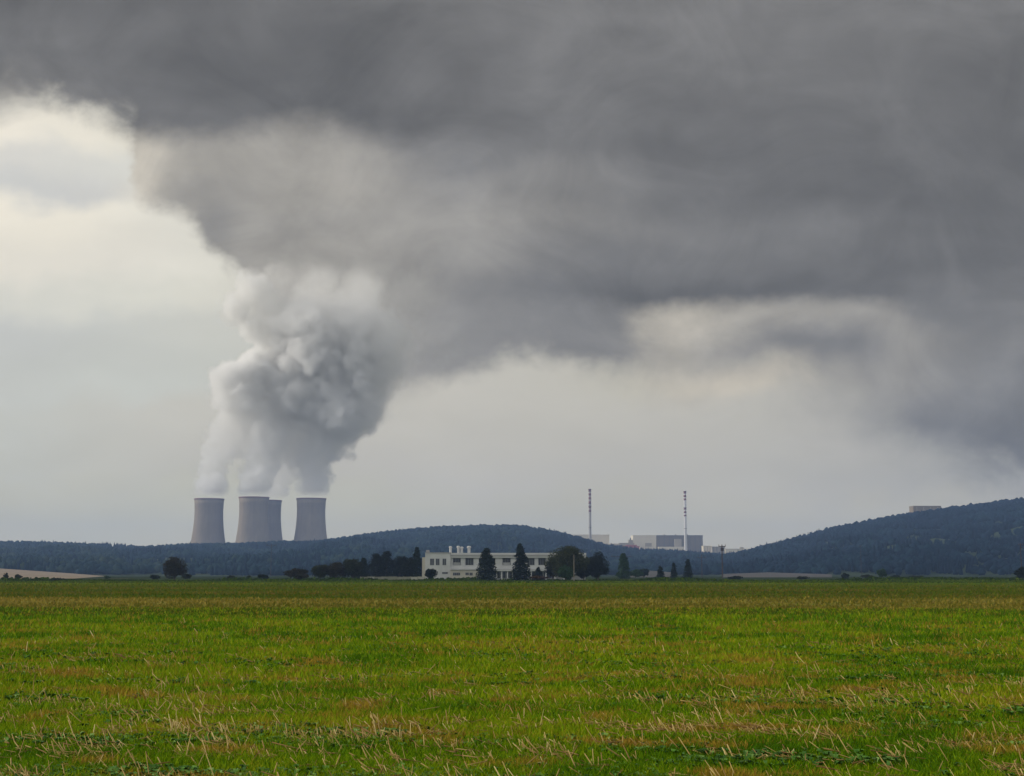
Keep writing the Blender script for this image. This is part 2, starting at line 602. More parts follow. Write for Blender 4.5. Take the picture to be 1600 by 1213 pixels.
def build_straw():
    n = 66000
    x, y = scatter_px(n, 10.4, 48)
    s = strawness(x, y)
    clump = value_noise(x / 0.35 + 3, y / 0.3 + 3, 41, 2)
    keep = RNG.random(n) < (sstep(s + 1.0 * (clump - 0.5), 0.62, 0.80) * 0.95 + 0.03) * (1 - 0.45 * sstep(y, 15, 28))
    x, y, s, clump = x[keep], y[keep], s[keep], clump[keep]
    n = len(x)
    far = y / 11.0
    ln = np.minimum(RNG.gamma(3.0, 0.028, n) + 0.03, 0.26)
    w = RNG.uniform(0.0026, 0.0075, n) * far ** 0.5
    bias = value_noise(x / 3.0 + 90, y / 3.0 + 90, 43, 2)
    az = np.where(RNG.random(n) < 0.62, math.pi * (0.82 + 0.5 * (bias - 0.5)), RNG.uniform(0, 2 * math.pi, n)) + RNG.normal(0, 0.45, n)
    el = np.where(RNG.random(n) < 0.58, RNG.uniform(0.35, 1.2, n), RNG.uniform(0.0, 0.28, n))
    D = np.stack([np.cos(az) * np.cos(el), np.sin(az) * np.cos(el), np.sin(el)], -1)
    B = np.stack([x, y, ground_z(x, y) + np.where(el < 0.3, RNG.uniform(0.015, 0.06, n), 0.0)], -1)
    N1 = np.cross(D, np.array([0, 1.0, 0.2]))
    N1 /= np.linalg.norm(N1, axis=1, keepdims=True) + 1e-9
    N2 = np.cross(D, N1)
    T = B + D * ln[:, None]
    V = []
    for k in range(3):                                    # three-sided stalks
        t = 2 * math.pi * k / 3
        off = (N1 * math.cos(t) + N2 * math.sin(t)) * w[:, None]
        V += [B + off, T + off * 0.75]
    V = np.stack(V, 1).reshape(-1, 3)
    k = np.arange(n)[:, None] * 6
    q = np.concatenate([k + np.array([[0, 2, 3, 1]]), k + np.array([[2, 4, 5, 3]]), k + np.array([[4, 0, 1, 5]])])
    cap = k + np.array([[1, 3, 5]])
    tint = np.repeat(np.clip(RNG.normal(0.55, 0.22, n) - np.where(el < 0.3, 0.3, 0.0), 0, 1), 6)

    def colour(g, tc, bs):
        at_ = g.node('ShaderNodeAttribute', attribute_name='tint')
        return g.ramp(at_.outputs['Fac'], [(0.0, (0.15, 0.075, 0.020)), (0.35, (0.25, 0.16, 0.045)), (0.75, (0.37, 0.27, 0.09)), (1.0, (0.48, 0.38, 0.16))])
    o = mesh_np('straw_stubble', V, [q, cap], material('dry_straw', colour, 0.75, 0.2), attrs={'tint': tint})
    tag(o, 'pale dry straw stubble leaning among the grass', 'stubble', kind='stuff')


def build_weeds():
    n = 18000
    x, y = scatter_px(n, 10.6, 46)
    m_ = value_noise(x / 2.2 + 11, y / 1.3 + 11, 51, 3)
    k = m_ + RNG.normal(0, 0.06, n) > 0.60
    x, y = x[k], y[k]
    V, Q, T = [], [], []
    b = 0
    for X, Y in zip(x, y):
        z = float(ground_z(np.array(X), np.array(Y)))
        t0 = RNG.random()
        for i in range(RNG.integers(4, 8)):
            a = RNG.uniform(0, 6.283)
            r = RNG.uniform(0.03, 0.085) * (Y / 11) ** 0.3
            wv = r * 0.42
            up = RNG.uniform(0.02, 0.06)
            d = np.array([math.cos(a), math.sin(a), 0])
            s = np.array([-math.sin(a), math.cos(a), 0])
            o = np.array([X, Y, z + 0.01])
            V += [o, o + d * r * 0.5 + s * wv + (0, 0, up), o + d * r + (0, 0, up * 0.8), o + d * r * 0.5 - s * wv + (0, 0, up)]
            Q.append((b, b + 1, b + 2, b + 3))
            T += [min(max(t0 + RNG.normal(0, 0.15), 0), 1)] * 4
            b += 4

    def colour(g, tc, bs):
        at_ = g.node('ShaderNodeAttribute', attribute_name='tint')
        return g.ramp(at_.outputs['Fac'], [(0.0, (0.030, 0.095, 0.008)), (0.6, (0.065, 0.17, 0.014)), (1.0, (0.15, 0.26, 0.05))])
    o = mesh_np('weeds', np.array(V), np.array(Q), material('broad_leaf', colour, 0.6, 0.3), attrs={'tint': T})
    tag(o, 'low broad leaved green weeds among the grass', 'weeds', kind='stuff')


def build_far_tufts():
    """Ragged growth on the strips of field and the dark verge at their end."""
    # tussocks across the middle of the field
    n = 60000
    x, y = scatter_px(n, 55, 260)
    h = RNG.uniform(0.05, 0.14, n) * (0.7 + y / 220)
    w = h * RNG.uniform(0.25, 0.6, n)
    # verge
    n2 = 26000
    Y2 = RNG.uniform(262, 385, n2)
    x2 = (RNG.uniform(-160, 1760, n2) - 800) / F * Y2
    hh = value_noise(x2 / 14 + 5, Y2 / 30 + 5, 61, 3)
    h2 = (0.12 + 0.75 * sstep(hh, 0.35, 0.75) * sstep(Y2, 300, 380)) * RNG.uniform(0.5, 1.2, n2)
    w2 = h2 * RNG.uniform(0.35, 0.8, n2) + 0.05

    def tri(x, y, h, w, z):
        a = RNG.uniform(-0.9, 0.9, len(x))
        dx, dy = np.cos(a) * w, np.sin(a) * w
        lean = RNG.uniform(-0.6, 0.6, len(x)) * h
        V = np.stack([np.stack([x - dx, y - dy, z - 0.02], -1), np.stack([x + dx, y + dy, z - 0.02], -1),
                      np.stack([x + lean + dx * 0.4, y + dy, z + h], -1), np.stack([x + lean - dx * 0.4, y, z + h * 0.85], -1)], 1).reshape(-1, 3)
        return V, np.arange(len(x))[:, None] * 4 + np.array([[0, 1, 2, 3]])
    zone = np.where((y > 66) & (y < 97), 0.62, np.where(y >= 97, 0.35, 0.25))
    st = value_noise(x / 30 + 8, y / 12 + 8, 62, 4, 0.6)
    t = np.clip(zone + 0.5 * (st - 0.5) + RNG.normal(0, 0.12, n), 0, 1)

    def colour(g, tc, bs):
        at_ = g.node('ShaderNodeAttribute', attribute_name='tint')
        return g.ramp(at_.outputs['Fac'], [(0.0, (0.033, 0.069, 0.0030)), (0.3, (0.078, 0.115, 0.0060)), (0.55, (0.130, 0.115, 0.0110)), (0.8, (0.247, 0.190, 0.0300)), (1.0, (0.325, 0.230, 0.0450))])
    V, q = tri(x, y, h, w, ground_z(x, y))
    tag(mesh_np('tussock_grass', V, q, material('tussock', colour, 0.9, 0.05), attrs={'tint': np.repeat(t, 4)}),
        'ragged tussocks across the strips of the field', 'grass', kind='stuff')
    V, q = tri(x2, Y2, h2, w2, 0 * x2)
    t2 = np.clip(0.25 - 0.3 * sstep(Y2, 310, 370) + 0.5 * (hh - 0.5) + RNG.normal(0, 0.12, n2), 0, 1)

    def colour2(g, tc, bs):
        at_ = g.node('ShaderNodeAttribute', attribute_name='tint')
        return g.ramp(at_.outputs['Fac'], [(0.0, (0.016, 0.030, 0.0030)), (0.3, (0.052, 0.086, 0.0060)), (0.7, (0.117, 0.138, 0.0125)), (1.0, (0.169, 0.149, 0.0200))])
    tag(mesh_np('verge_grass', V, q, material('verge', colour2, 0.9, 0.05), attrs={'tint': np.repeat(t2, 4)}),
        'dark unmown grass along the far end of the field', 'grass', kind='stuff')


build_grass()
build_straw()
build_weeds()
build_far_tufts()

# ------------------------------------------------------------------ hills and forest
SKYLINE = np.array([(-500, 850), (-200, 848), (0, 846), (60, 846), (110, 848), (180, 851), (232, 855), (262, 853), (300, 850), (350, 849),
                    (400, 847), (450, 845), (480, 846), (520, 842), (560, 836), (600, 831), (650, 826), (700, 822), (750, 820), (800, 820),
                    (840, 824), (880, 832), (920, 843), (950, 851), (1000, 858), (1050, 860), (1100, 864), (1135, 865), (1165, 859), (1200, 850),
                    (1250, 837), (1300, 823), (1350, 813), (1400, 804), (1450, 797), (1500, 790), (1550, 784), (1600, 778), (1700, 772), (1900, 768), (2100, 766)], float)


def ridge_Y(px):
    return np.interp(px, [-500, 850, 1050, 1200, 1450, 2100], [2300, 2300, 2230, 2120, 2060, 2060])


def foot_Y(px):
    return np.interp(px, [-500, 200, 500, 900, 1100, 1300, 2100], [1060, 1060, 1080, 1150, 1100, 960, 940])


def uv_arr(px, py):
    cy = (606.5 - py) / F
    fy = math.cos(PITCH) - math.sin(PITCH) * cy
    return (px - 800.0) / F / fy, (math.sin(PITCH) + math.cos(PITCH) * cy) / fy


TREE_H = 7.0


def hill_z(px, Y):
    py = np.interp(px, SKYLINE[:, 0], SKYLINE[:, 1])
    R, Y0 = ridge_Y(px), foot_Y(px)
    _, v = uv_arr(px, py)
    zr = EYE + v * R - TREE_H
    t = (Y - Y0) / (R - Y0)
    up = np.clip(t, 0, 1)
    z = zr * up ** 1.12
    n = value_noise(px / 130 + 30, Y / 160 + 30, 71, 3) - 0.5
    z = z + n * 34 * np.clip(up * (1 - up) * 4, 0, 1) * np.clip(zr / 60, 0.3, 1.0)
    back = np.clip(1 - (Y - R) / 330, 0, 1)
    z = np.where(Y > R, zr * back * back * (3 - 2 * back), z)
    return np.where(t < 0, -1.5, np.maximum(z, -1.5))


def hill_x(px, Y):
    return (px - 800.0) / F / math.cos(PITCH) * Y * 0.9915


def build_hills():
    pxs = np.arange(-480, 2081, 8.0)
    ts = np.concatenate([np.linspace(-0.02, 1.0, 70), np.linspace(1.02, 1.35, 14)])
    P, T = np.meshgrid(pxs, ts)
    R, Y0 = ridge_Y(P), foot_Y(P)
    Y = Y0 + T * (R - Y0)
    Z = hill_z(P, Y)
    V = np.stack([hill_x(P, Y), Y, Z], -1).reshape(-1, 3)
    nx, ny = len(pxs), len(ts)
    i = np.arange((nx - 1) * (ny - 1))
    r, c = i // (nx - 1), i % (nx - 1)
    q = np.stack([r * nx + c, r * nx + c + 1, (r + 1) * nx + c + 1, (r + 1) * nx + c], -1)
    m = material('hill_meadow', mottled((0.022, 0.038, 0.020), (0.055, 0.072, 0.030), 0.012, 5, 0.6), 1.0, 0.05)
    tag(mesh_np('hills', V, q, m, smooth=True), 'low wooded hills on the horizon', 'hills', kind='structure')


def build_forest():
    n = 52000
    px = RNG.uniform(-470, 2070, n)
    R, Y0 = ridge_Y(px), foot_Y(px)
    t = RNG.random(n) ** 0.9
    Y = Y0 + 10 + t * (R - Y0 + 25)
    # clearings: meadows on the lower slopes
    mead = value_noise(px / 95 + 3, Y / 75 + 3, 81, 3)
    clear = ((mead > 0.60) & (t < 0.62)) | ((px > 1250) & (px < 1530) & (t > 0.18) & (t < 0.42) & (mead > 0.50)) | ((px > 190) & (px < 420) & (np.abs(t - 0.40) < 0.03))
    clear &= RNG.random(n) < 0.88
    px, Y, t = px[~clear], Y[~clear], t[~clear]
    n = len(px)
    x, z = hill_x(px, Y), hill_z(px, Y)
    con = value_noise(px / 60 + 13, Y / 90 + 13, 82, 3) + RNG.normal(0, 0.08, n)
    con = con > 0.60
    hgt = np.where(con, RNG.uniform(6.5, 10, n), RNG.uniform(5.5, 8.5, n)) * RNG.uniform(0.8, 1.15, n)
    rad = np.where(con, RNG.uniform(1.8, 2.8, n), RNG.uniform(2.8, 4.6, n))
    # crown template: rings of seven, jittered
    k = 7
    rings_d = [(0.55, 0.12), (1.0, 0.40), (0.85, 0.70), (0.40, 0.93)]
    rings_c = [(0.80, 0.10), (0.85, 0.25), (0.48, 0.60), (0.14, 0.92)]
    V = []
    for (rd, hd), (rc, hc) in zip(rings_d, rings_c):
        rr = np.where(con, rc, rd) * rad
        hh = np.where(con, hc, hd) * hgt
        for j in range(k):
            a = 2 * math.pi * j / k + RNG.uniform(-0.3, 0.3, n)
            f = RNG.uniform(0.72, 1.22, n)
            V.append(np.stack([x + rr * f * np.cos(a), Y + rr * f * np.sin(a), z + hh + RNG.uniform(-0.07, 0.07, n) * hgt], -1))
    V.append(np.stack([x, Y, z + hgt], -1))
    nv = len(V)
    V = np.stack(V, 1).reshape(-1, 3)
    base = np.arange(n)[:, None] * nv
    Q = []
    for rI in range(3):
        for j in range(k):
            j2 = (j + 1) % k
            Q.append(base + np.array([[rI * k + j, rI * k + j2, (rI + 1) * k + j2, (rI + 1) * k + j]]))
    Tt = [base + np.array([[3 * k + j, 3 * k + (j + 1) % k, nv - 1]]) for j in range(k)]
    sp = value_noise(px / 40 + 23, Y / 60 + 23, 83, 3)
    tint = np.clip(np.where(con, 0.15, 0.5) + 0.7 * (sp - 0.5) + RNG.normal(0, 0.08, n) + np.interp(px, [0, 900, 1150, 1600], [0.30, 0.12, -0.08, -0.2]), 0, 1)

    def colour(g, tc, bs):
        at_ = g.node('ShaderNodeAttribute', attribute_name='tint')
        return g.ramp(at_.outputs['Fac'], [(0, (0.002, 0.008, 0.016)), (0.4, (0.004, 0.014, 0.024)), (0.75, (0.009, 0.025, 0.030)), (1, (0.026, 0.042, 0.030))])  # blue of the distant haze is put into the foliage colour too
    o = mesh_np('forest', V, [np.concatenate(Q), np.concatenate(Tt)], material('forest_foliage', colour, 0.95, 0.05), attrs={'tint': np.repeat(tint, nv)})
    tag(o, 'dense mixed forest covering the hills', 'forest', kind='stuff')


def patch(name, corners, mat, label):
    """A field on gently rising ground at the foot of the hills; corners = (px, py, Y) near edge then far edge."""
    V, n = [], len(corners[0])
    for row in corners:
        V += [at(*c) for c in row]
    q = [(i, i + 1, n + i + 1, n + i) for i in range(n - 1)]
    o = mesh_np(name, np.array(V), np.array(q), mat)
    return tag(o, label, 'field', kind='structure')


def build_far_fields():
    m = material('bare_earth', mottled((0.22, 0.175, 0.125), (0.30, 0.24, 0.17), 0.02, 4, 0.6), 1.0, 0.05)
    patch('bare_field', [[(-300, 904.2, 500), (0, 904.2, 500), (110, 904.2, 500), (200, 904.2, 500)],
                         [(-300, 881, 1050), (0, 888.5, 1050), (110, 896.0, 1050), (200, 903.2, 1050)]], m, 'pale bare field at the foot of the left hills')
    m2 = material('fallow_earth', mottled((0.075, 0.072, 0.068), (0.11, 0.10, 0.092), 0.02, 4, 0.6), 1.0, 0.05)
    patch('fallow_field', [[(1130, 902.4, 700), (1200, 902.4, 700), (1300, 902.4, 700)],
                           [(1130, 897.0, 940), (1200, 894.5, 940), (1300, 897.5, 940)]], m2, 'greyish fallow field at the foot of the right hill')
    patch('fallow_field', [[(985, 902.4, 700), (1010, 902.4, 700), (1050, 902.4, 700)],
                           [(985, 895.5, 940), (1010, 891.5, 940), (1050, 894.5, 940)]], m2, 'greyish fallow field beyond the small conifers')


build_hills()
build_forest()
build_far_fields()


# ------------------------------------------------------------------ power station
def concrete(g, tc, bs):
    pos = tc.outputs['Object']
    mp = g.node('ShaderNodeMapping')
    g.put(mp.inputs['Vector'], pos)
    mp.inputs['Scale'].default_value = (1, 1, 0.06)
    n, _ = g.noise(mp.outputs[0], 0.16, 6, 0.65)
    n2, _ = g.noise(pos, 0.03, 4, 0.6)
    c = g.ramp(n, [(0.25, (0.14, 0.112, 0.076)), (0.55, (0.225, 0.18, 0.122)), (0.8, (0.31, 0.25, 0.17))])
    return g.mix(0.5, c, g.ramp(n2, [(0.3, (0.19, 0.15, 0.10)), (0.7, (0.29, 0.235, 0.16))]))


M_CONC = material('weathered_concrete', concrete, 0.95, 0.1)
M_RIM = material('rim_paint', mottled((0.16, 0.075, 0.06), (0.22, 0.11, 0.09), 0.05), 0.9, 0.1)
M_DARKC = material('dark_concrete', mottled((0.06, 0.06, 0.06), (0.1, 0.1, 0.1), 0.05), 0.95, 0.1)

TOWERS = [(327, 779.5, 2880, 'leftmost cooling tower, a lone grey concrete shell with steam drifting off its rim'),
          (397, 777.0, 2830, 'broad grey cooling tower standing in front of a half hidden one'),
          (418, 782.0, 2990, 'cooling tower half hidden behind the broader one before it'),
          (486.5, 779.0, 2870, 'rightmost cooling tower, grey concrete shell beside the wooded hill')]


def build_tower(px, top, Y, label):
    x, _, z = at(px, top, Y)
    k = z / 159.0
    root = empty('cooling_tower', (x, Y, 0))
    tag(root, label, 'cooling tower', 'cooling towers behind the ridge')
    # half-profile: height fraction, radius in metres
    H = z
    fr = [(0.075, 47.5), (0.15, 44.2), (0.25, 40.2), (0.35, 36.8), (0.45, 33.9), (0.55, 31.6), (0.65, 29.9), (0.75, 28.9), (0.84, 28.6), (0.92, 29.1), (0.985, 29.9)]
    outer = [(r, f * H) for f, r in fr]
    inner = [(r - 0.9, f * H) for f, r in reversed(fr)]
    MB().lathe(outer + inner, 64, cap0=False, cap1=False).build('shell', M_CONC, root, True)
    rr = fr[-1][1]
    MB().lathe([(rr - 0.9, 0.985 * H), (rr + 0.7, 0.985 * H), (rr + 0.7, H), (rr - 0.9, H), (rr - 0.9, 0.985 * H)], 64, cap0=False, cap1=False).build('rim', M_RIM, root)
    m = MB()
    for i in range(40):
        a0, a1, a2 = [2 * math.pi * (i + d) / 40 for d in (0, 0.5, 1)]
        top_p = (47.0 * math.cos(a1), 47.0 * math.sin(a1), 0.075 * H)
        for a in (a0, a2):
            m.tube((50.5 * math.cos(a), 50.5 * math.sin(a), 0), top_p, 0.6, 0.6, 5)
    m.build('column_ring', M_DARKC, root)
    return root


for t_ in TOWERS:
    build_tower(*t_)

M_RED = material('chimney_red', mottled((0.17, 0.06, 0.055), (0.22, 0.08, 0.07), 0.3), 0.8, 0.2)
M_CHW = material('chimney_white', mottled((0.52, 0.50, 0.48), (0.66, 0.64, 0.62), 0.12, stretch=(1, 1, 0.2)), 0.8, 0.2)
M_CHW_SHADE = material('chimney_white_shaded', mottled((0.30, 0.28, 0.26), (0.40, 0.37, 0.34), 0.12, stretch=(1, 1, 0.2)), 0.85, 0.2)  # white chimney paint with shade put into its colour


def build_chimney(px, top, Y, body, bands, label):
    x, _, z = at(px, top, Y)
    root = empty('chimney', (x, Y, 0))
    tag(root, label, 'chimney', 'tall slender chimneys of the power station')
    r = lambda h: 2.25 + 2.6 * max(0, 1 - h / (0.62 * z)) ** 2
    hs = np.linspace(0, z, 26)
    MB().lathe([(r(h), h) for h in hs] + [(1.7, z), (1.7, z - 6)], 24, cap0=True, cap1=True).build('shaft', body, root, True)
    for a, b in bands:
        h1, h0 = [at(px, q, Y)[2] for q in (a, b)]
        h1 = min(h1, z - 0.3)
        MB().lathe([(r(h0) - 0.1, h0), (r(h0) + 0.06, h0), (r(h1) + 0.06, h1), (r(h1) - 0.1, h1)], 24, cap0=False, cap1=False).build('band', M_RED, root, True)
    for q in (0.995, 0.80, 0.55):
        MB().lathe([(r(q * z) - 0.1, q * z - 0.5), (r(q * z) + 0.9, q * z - 0.4), (r(q * z) + 0.9, q * z), (r(q * z) - 0.1, q * z)], 24, cap0=False, cap1=False).build('platform', M_DARKC, root)


build_chimney(921.5, 764, 2480, M_CHW_SHADE, [(764, 768.5), (771, 774.5), (777, 780.5), (783.5, 787.5), (790.5, 794), (797, 800)],
              'left slender chimney, its white shaded to grey, with dark red bands, standing on the pale flat building')
build_chimney(1070, 767, 2470, M_CHW, [(768, 771.5), (773.8, 777), (779, 782), (793.5, 796.5), (799, 802), (804.5, 807)],
              'right slender chimney, white shaft with red bands, standing before the big grey hall')

M_PALE = material('pale_cladding', mottled((0.62, 0.55, 0.42), (0.72, 0.64, 0.49), 0.03), 0.8, 0.2)
M_WHITE_C = material('white_cladding', mottled((0.60, 0.54, 0.43), (0.70, 0.64, 0.51), 0.03), 0.8, 0.2)
M_GREY_C = material('grey_cladding', mottled((0.165, 0.145, 0.125), (0.21, 0.185, 0.155), 0.04, stretch=(1, 1, 0.1)), 0.8, 0.2)
M_MID_C = material('mid_cladding', mottled((0.30, 0.27, 0.22), (0.38, 0.34, 0.28), 0.04), 0.8, 0.2)
M_REDROOF = material('red_sheet_roof', mottled((0.30, 0.10, 0.095), (0.38, 0.14, 0.13), 0.05), 0.8, 0.2)
M_TRIM = material('roof_trim', mottled((0.12, 0.12, 0.13), (0.17, 0.17, 0.18), 0.05), 0.8, 0.2)


def hall(name, label, cat, Y, x0, x1, top, depth, mat, extra=None, group=None, base=None):
    """A plant building from its left/right bearing and top row; stands on the ground behind the ridge."""
    a, b = at(x0, top, Y), at(x1, top, Y)
    zb = 0.0 if base is None else base
    root = empty(name, ((a[0] + b[0]) / 2, Y, zb))
    tag(root, label, cat, group)
    w, h = (b[0] - a[0]) / 2, a[2] - zb
    MB().box(-w, w, 0, depth, 0, h - 1.2).build('wall', mat, root)
    MB().box(-w - 0.4, w + 0.4, -0.4, depth + 0.4, h - 1.2, h).build('roof', M_TRIM if mat is M_GREY_C else mat, root)
    if extra:
        extra(root, w, h, depth, Y)
    return root


def ribs(n, mat):
    def f(root, w, h, depth, Y):
        for i in range(n):
            c = -w + (i + 0.5) * 2 * w / n
            MB().box(c - 0.5, c + 0.5, -0.25, 0.02, h * 0.45, h - 1.5).build('wall_rib', mat, root)
    return f


def big_hall(root, w, h, depth, Y):
    ribs(9, M_TRIM)(root, w, h, depth, Y)
    # darker gable patch and lower pale annex, as seen in front of the hall
    MB().box(-w * 0.25, w * 0.05, -9, -0.02, 0, h - 7).build('turbine_block', M_MID_C, root)
    MB().box(-w * 0.98, w * 0.10, -24, -9.02, 0, h - 21).build('annex', M_PALE, root)
    for i in range(3):
        MB().lathe([(1.2, h), (1.2, h + 2.5)], 10, c=(-w * 0.6 + i * w * 0.5, depth / 2)).build('roof_vent', M_MID_C, root)


hall('reactor_building', 'pale flat topped block at the foot of the left chimney', 'power station building', 2540, 892, 952, 835.5, 40, M_PALE, ribs(5, M_WHITE_C))
hall('machine_hall', 'white flat roofed hall adjoining the left side of the big grey hall', 'power station building', 2540, 989, 1025.4, 836.5, 50, M_WHITE_C, ribs(4, M_PALE))
hall('turbine_hall', 'big dark grey hall behind the right chimney', 'power station building', 2540, 1026, 1098, 836.5, 50, M_GREY_C, big_hall)
hall('pump_house', 'low grey building with a raised middle, left of the white hall', 'power station building', 2500, 968, 991, 848.5, 20, M_MID_C,
     lambda r, w, h, d, Y: (MB().box(w * 0.25, w * 0.85, 2, d - 2, h, h + 5.5).build('tower_block', M_MID_C, r), MB().box(w * 0.45, w * 0.6, 4, 6, h + 5.5, h + 9).build('stack', M_TRIM, r)))
hall('link_building', 'low pale link building right of the pale block', 'power station building', 2520, 952.5, 968, 849.5, 20, M_PALE, ribs(3, M_MID_C))
hall('red_shed', 'low shed with a dull red roof showing above the trees', 'shed', 2440, 974, 999, 853.5, 20, M_REDROOF,
     lambda r, w, h, d, Y: MB().box(-w * 0.6, w * 0.7, 1, d - 1, h, h + 2.2).build('roof_ridge', M_REDROOF, r))
hall('office_block', 'low white building with two roof boxes before the white hall', 'power station building', 2470, 1000, 1022, 854.5, 20, M_WHITE_C,
     lambda r, w, h, d, Y: [MB().box(c - 3, c + 3, 3, 9, h, h + 6.5).build('roof_box', M_MID_C, r) for c in (w * 0.0, w * 0.45)])
hall('workshop', 'pale low workshop right of the big grey hall', 'power station building', 2500, 1099, 1112, 853.0, 24, M_PALE, ribs(3, M_MID_C))
hall('storehouse', 'long low grey storehouse behind the dark pole', 'power station building', 2480, 1112.5, 1133, 854.2, 24, M_MID_C, ribs(4, M_TRIM))
hall('depot', 'lowest pale building at the foot of the right hill', 'power station building', 2470, 1133.5, 1172, 857.6, 24, M_PALE,
     lambda r, w, h, d, Y: MB().box(w * 0.2, w * 0.5, 2, 8, h, h + 2.6).build('roof_box', M_MID_C, r))
hr = float(ridge_Y(np.array(1448.0)))
hall('hilltop_building', 'small grey flat block poking above the right hilltop', 'building', hr + 45, 1427, 1470, 790.6, 22, M_CONC,
     ribs(4, M_MID_C), base=float(hill_z(np.array(1448.0), np.array(hr + 45))) - 0.5)


# ------------------------------------------------------------------ vegetation
def leaf_mat(name, dark, light, scale=0.6):
    def f(g, tc, bs):
        n, _ = g.noise(tc.outputs['Object'], scale, 4, 0.7)
        return g.ramp(n, [(0.3, dark), (0.7, light)])
    return material(name, f, 0.9, 0.08)


LEAF = {
    'black': leaf_mat('dark_needles', (0.003, 0.005, 0.004), (0.015, 0.019, 0.011)),
    'spruce': leaf_mat('spruce_needles', (0.004, 0.008, 0.006), (0.018, 0.027, 0.017)),
    'brown': leaf_mat('reddish_leaves', (0.009, 0.009, 0.005), (0.045, 0.036, 0.017)),
    'olive': leaf_mat('olive_leaves', (0.007, 0.010, 0.005), (0.036, 0.040, 0.016)),
    'willow': leaf_mat('willow_leaves', (0.007, 0.011, 0.005), (0.058, 0.062, 0.018)),
    'green': leaf_mat('fresh_leaves', (0.010, 0.024, 0.008), (0.036, 0.070, 0.022)),
    'rust': leaf_mat('rusty_leaves', (0.05, 0.03, 0.016), (0.10, 0.06, 0.03)),
}
M_BARK = material('bark', mottled((0.03, 0.025, 0.02), (0.07, 0.055, 0.045), 2.0, stretch=(1, 1, 0.2)), 0.95, 0.05)


def leaves(C, size, up_bias=0.3):
    """Small bent leaf clumps (two triangles each) at the points C."""
    n = len(C)
    d = RNG.normal(0, 1, (n, 3))
    d /= np.linalg.norm(d, axis=1, keepdims=True)
    e = np.cross(d, RNG.normal(0, 1, (n, 3)))
    e /= np.linalg.norm(e, axis=1, keepdims=True) + 1e-9
    s = (size * RNG.uniform(0.55, 1.35, n))[:, None]
    V = np.stack([C - d * s, C + e * s * 0.55, C + d * s, C - e * s * 0.55], 1).reshape(-1, 3)
    return V, np.arange(n)[:, None] * 4 + np.array([[0, 1, 2, 3]])


def crown_points(n, w, h0, h1, lumps, flat=1.0):
    """Points in lumpy clumps filling a crown of half-width w between h0 and h1."""
    cs = []
    zc, hz = (h0 + h1) / 2, (h1 - h0) / 2
    while len(cs) < lumps:
        p = RNG.uniform(-1, 1, 3)
        r = np.linalg.norm(p)
        if 0.25 < r < 0.86:
            cs.append(p * RNG.uniform(0.8, 1.0))
    cs = np.array(cs)
    rad = RNG.uniform(0.20, 0.42, lumps)
    rad = np.minimum(rad, 1.02 - np.linalg.norm(cs, axis=1) * 0.75)
    k = RNG.choice(lumps, n, p=rad ** 2 / (rad ** 2).sum())
    d = RNG.normal(0, 1, (n, 3))
    d /= np.linalg.norm(d, axis=1, keepdims=True)
    P = cs[k] + d * (rad[k] * RNG.random(n) ** 0.35)[:, None]
    return P * np.array([w, w, hz]) + np.array([0, 0, zc])


def broad_tree(name, label, px, base, top, wpx, tone, trunk=0.16, lumps=22, n=2600, Y=None, group=None, leafsize=0.2, lean=0.0):
    Y = Y or EYE * F / (base - HOR)
    x, _, _ = at(px, base, Y)
    h = (at(px, top, Y)[2])
    w = wpx / 2 * Y / F * 1.08
    n = int(n * 1.7)
    root = empty(name, (x, Y, 0))
    tag(root, label, 'tree' if 'tree' in name or h > 3 else 'shrub', group)
    m = MB()
    zt = h * max(trunk, 0.05)
    r0 = 0.035 * h * (1 if h > 4 else 0.7)
    m.tube((0, 0, -0.1), (lean * 0.3, 0, zt * 1.3), r0, r0 * 0.75, 8)
    for i in range(7):
        a = i * 2.4 + RNG.uniform(-0.4, 0.4)
        q = (math.cos(a) * w * RNG.uniform(0.4, 0.75), math.sin(a) * w * RNG.uniform(0.4, 0.75), h * RNG.uniform(0.5, 0.85))
        mid = (q[0] * 0.35, q[1] * 0.35, zt * 1.2 + (q[2] - zt) * 0.45)
        m.tube((lean * 0.3, 0, zt * 1.1), mid, r0 * 0.5, r0 * 0.3, 6)
        m.tube(mid, q, r0 * 0.3, r0 * 0.08, 5)
    m.build('trunk', M_BARK, root)
    P = crown_points(n, w, zt * 0.8, h, lumps)
    k = n // 3
    e = RNG.normal(0, 1, (k, 3))
    e = e / np.linalg.norm(e, axis=1, keepdims=True)
    bump = 0.62 + 0.34 * value_noise(np.arctan2(e[:, 1], e[:, 0]) * 1.9 + 40 + px, e[:, 2] * 3.2 + 40, int(px) % 97, 3, 0.6)
    e = e * (RNG.random(k) ** 0.4 * bump)[:, None]
    e[:, :2] *= (1 + 0.35 * sstep(-e[:, 2], 0.2, 0.9))[:, None]
    P = np.concatenate([P, e * np.array([w, w, (h - zt * 0.8) / 2]) + np.array([0, 0, (h + zt * 0.8) / 2])])
    P[:, 0] += lean * (P[:, 2] / h)
    V, q = leaves(P, leafsize)
    mesh_np('crown', V, q, LEAF[tone], root)
    return root


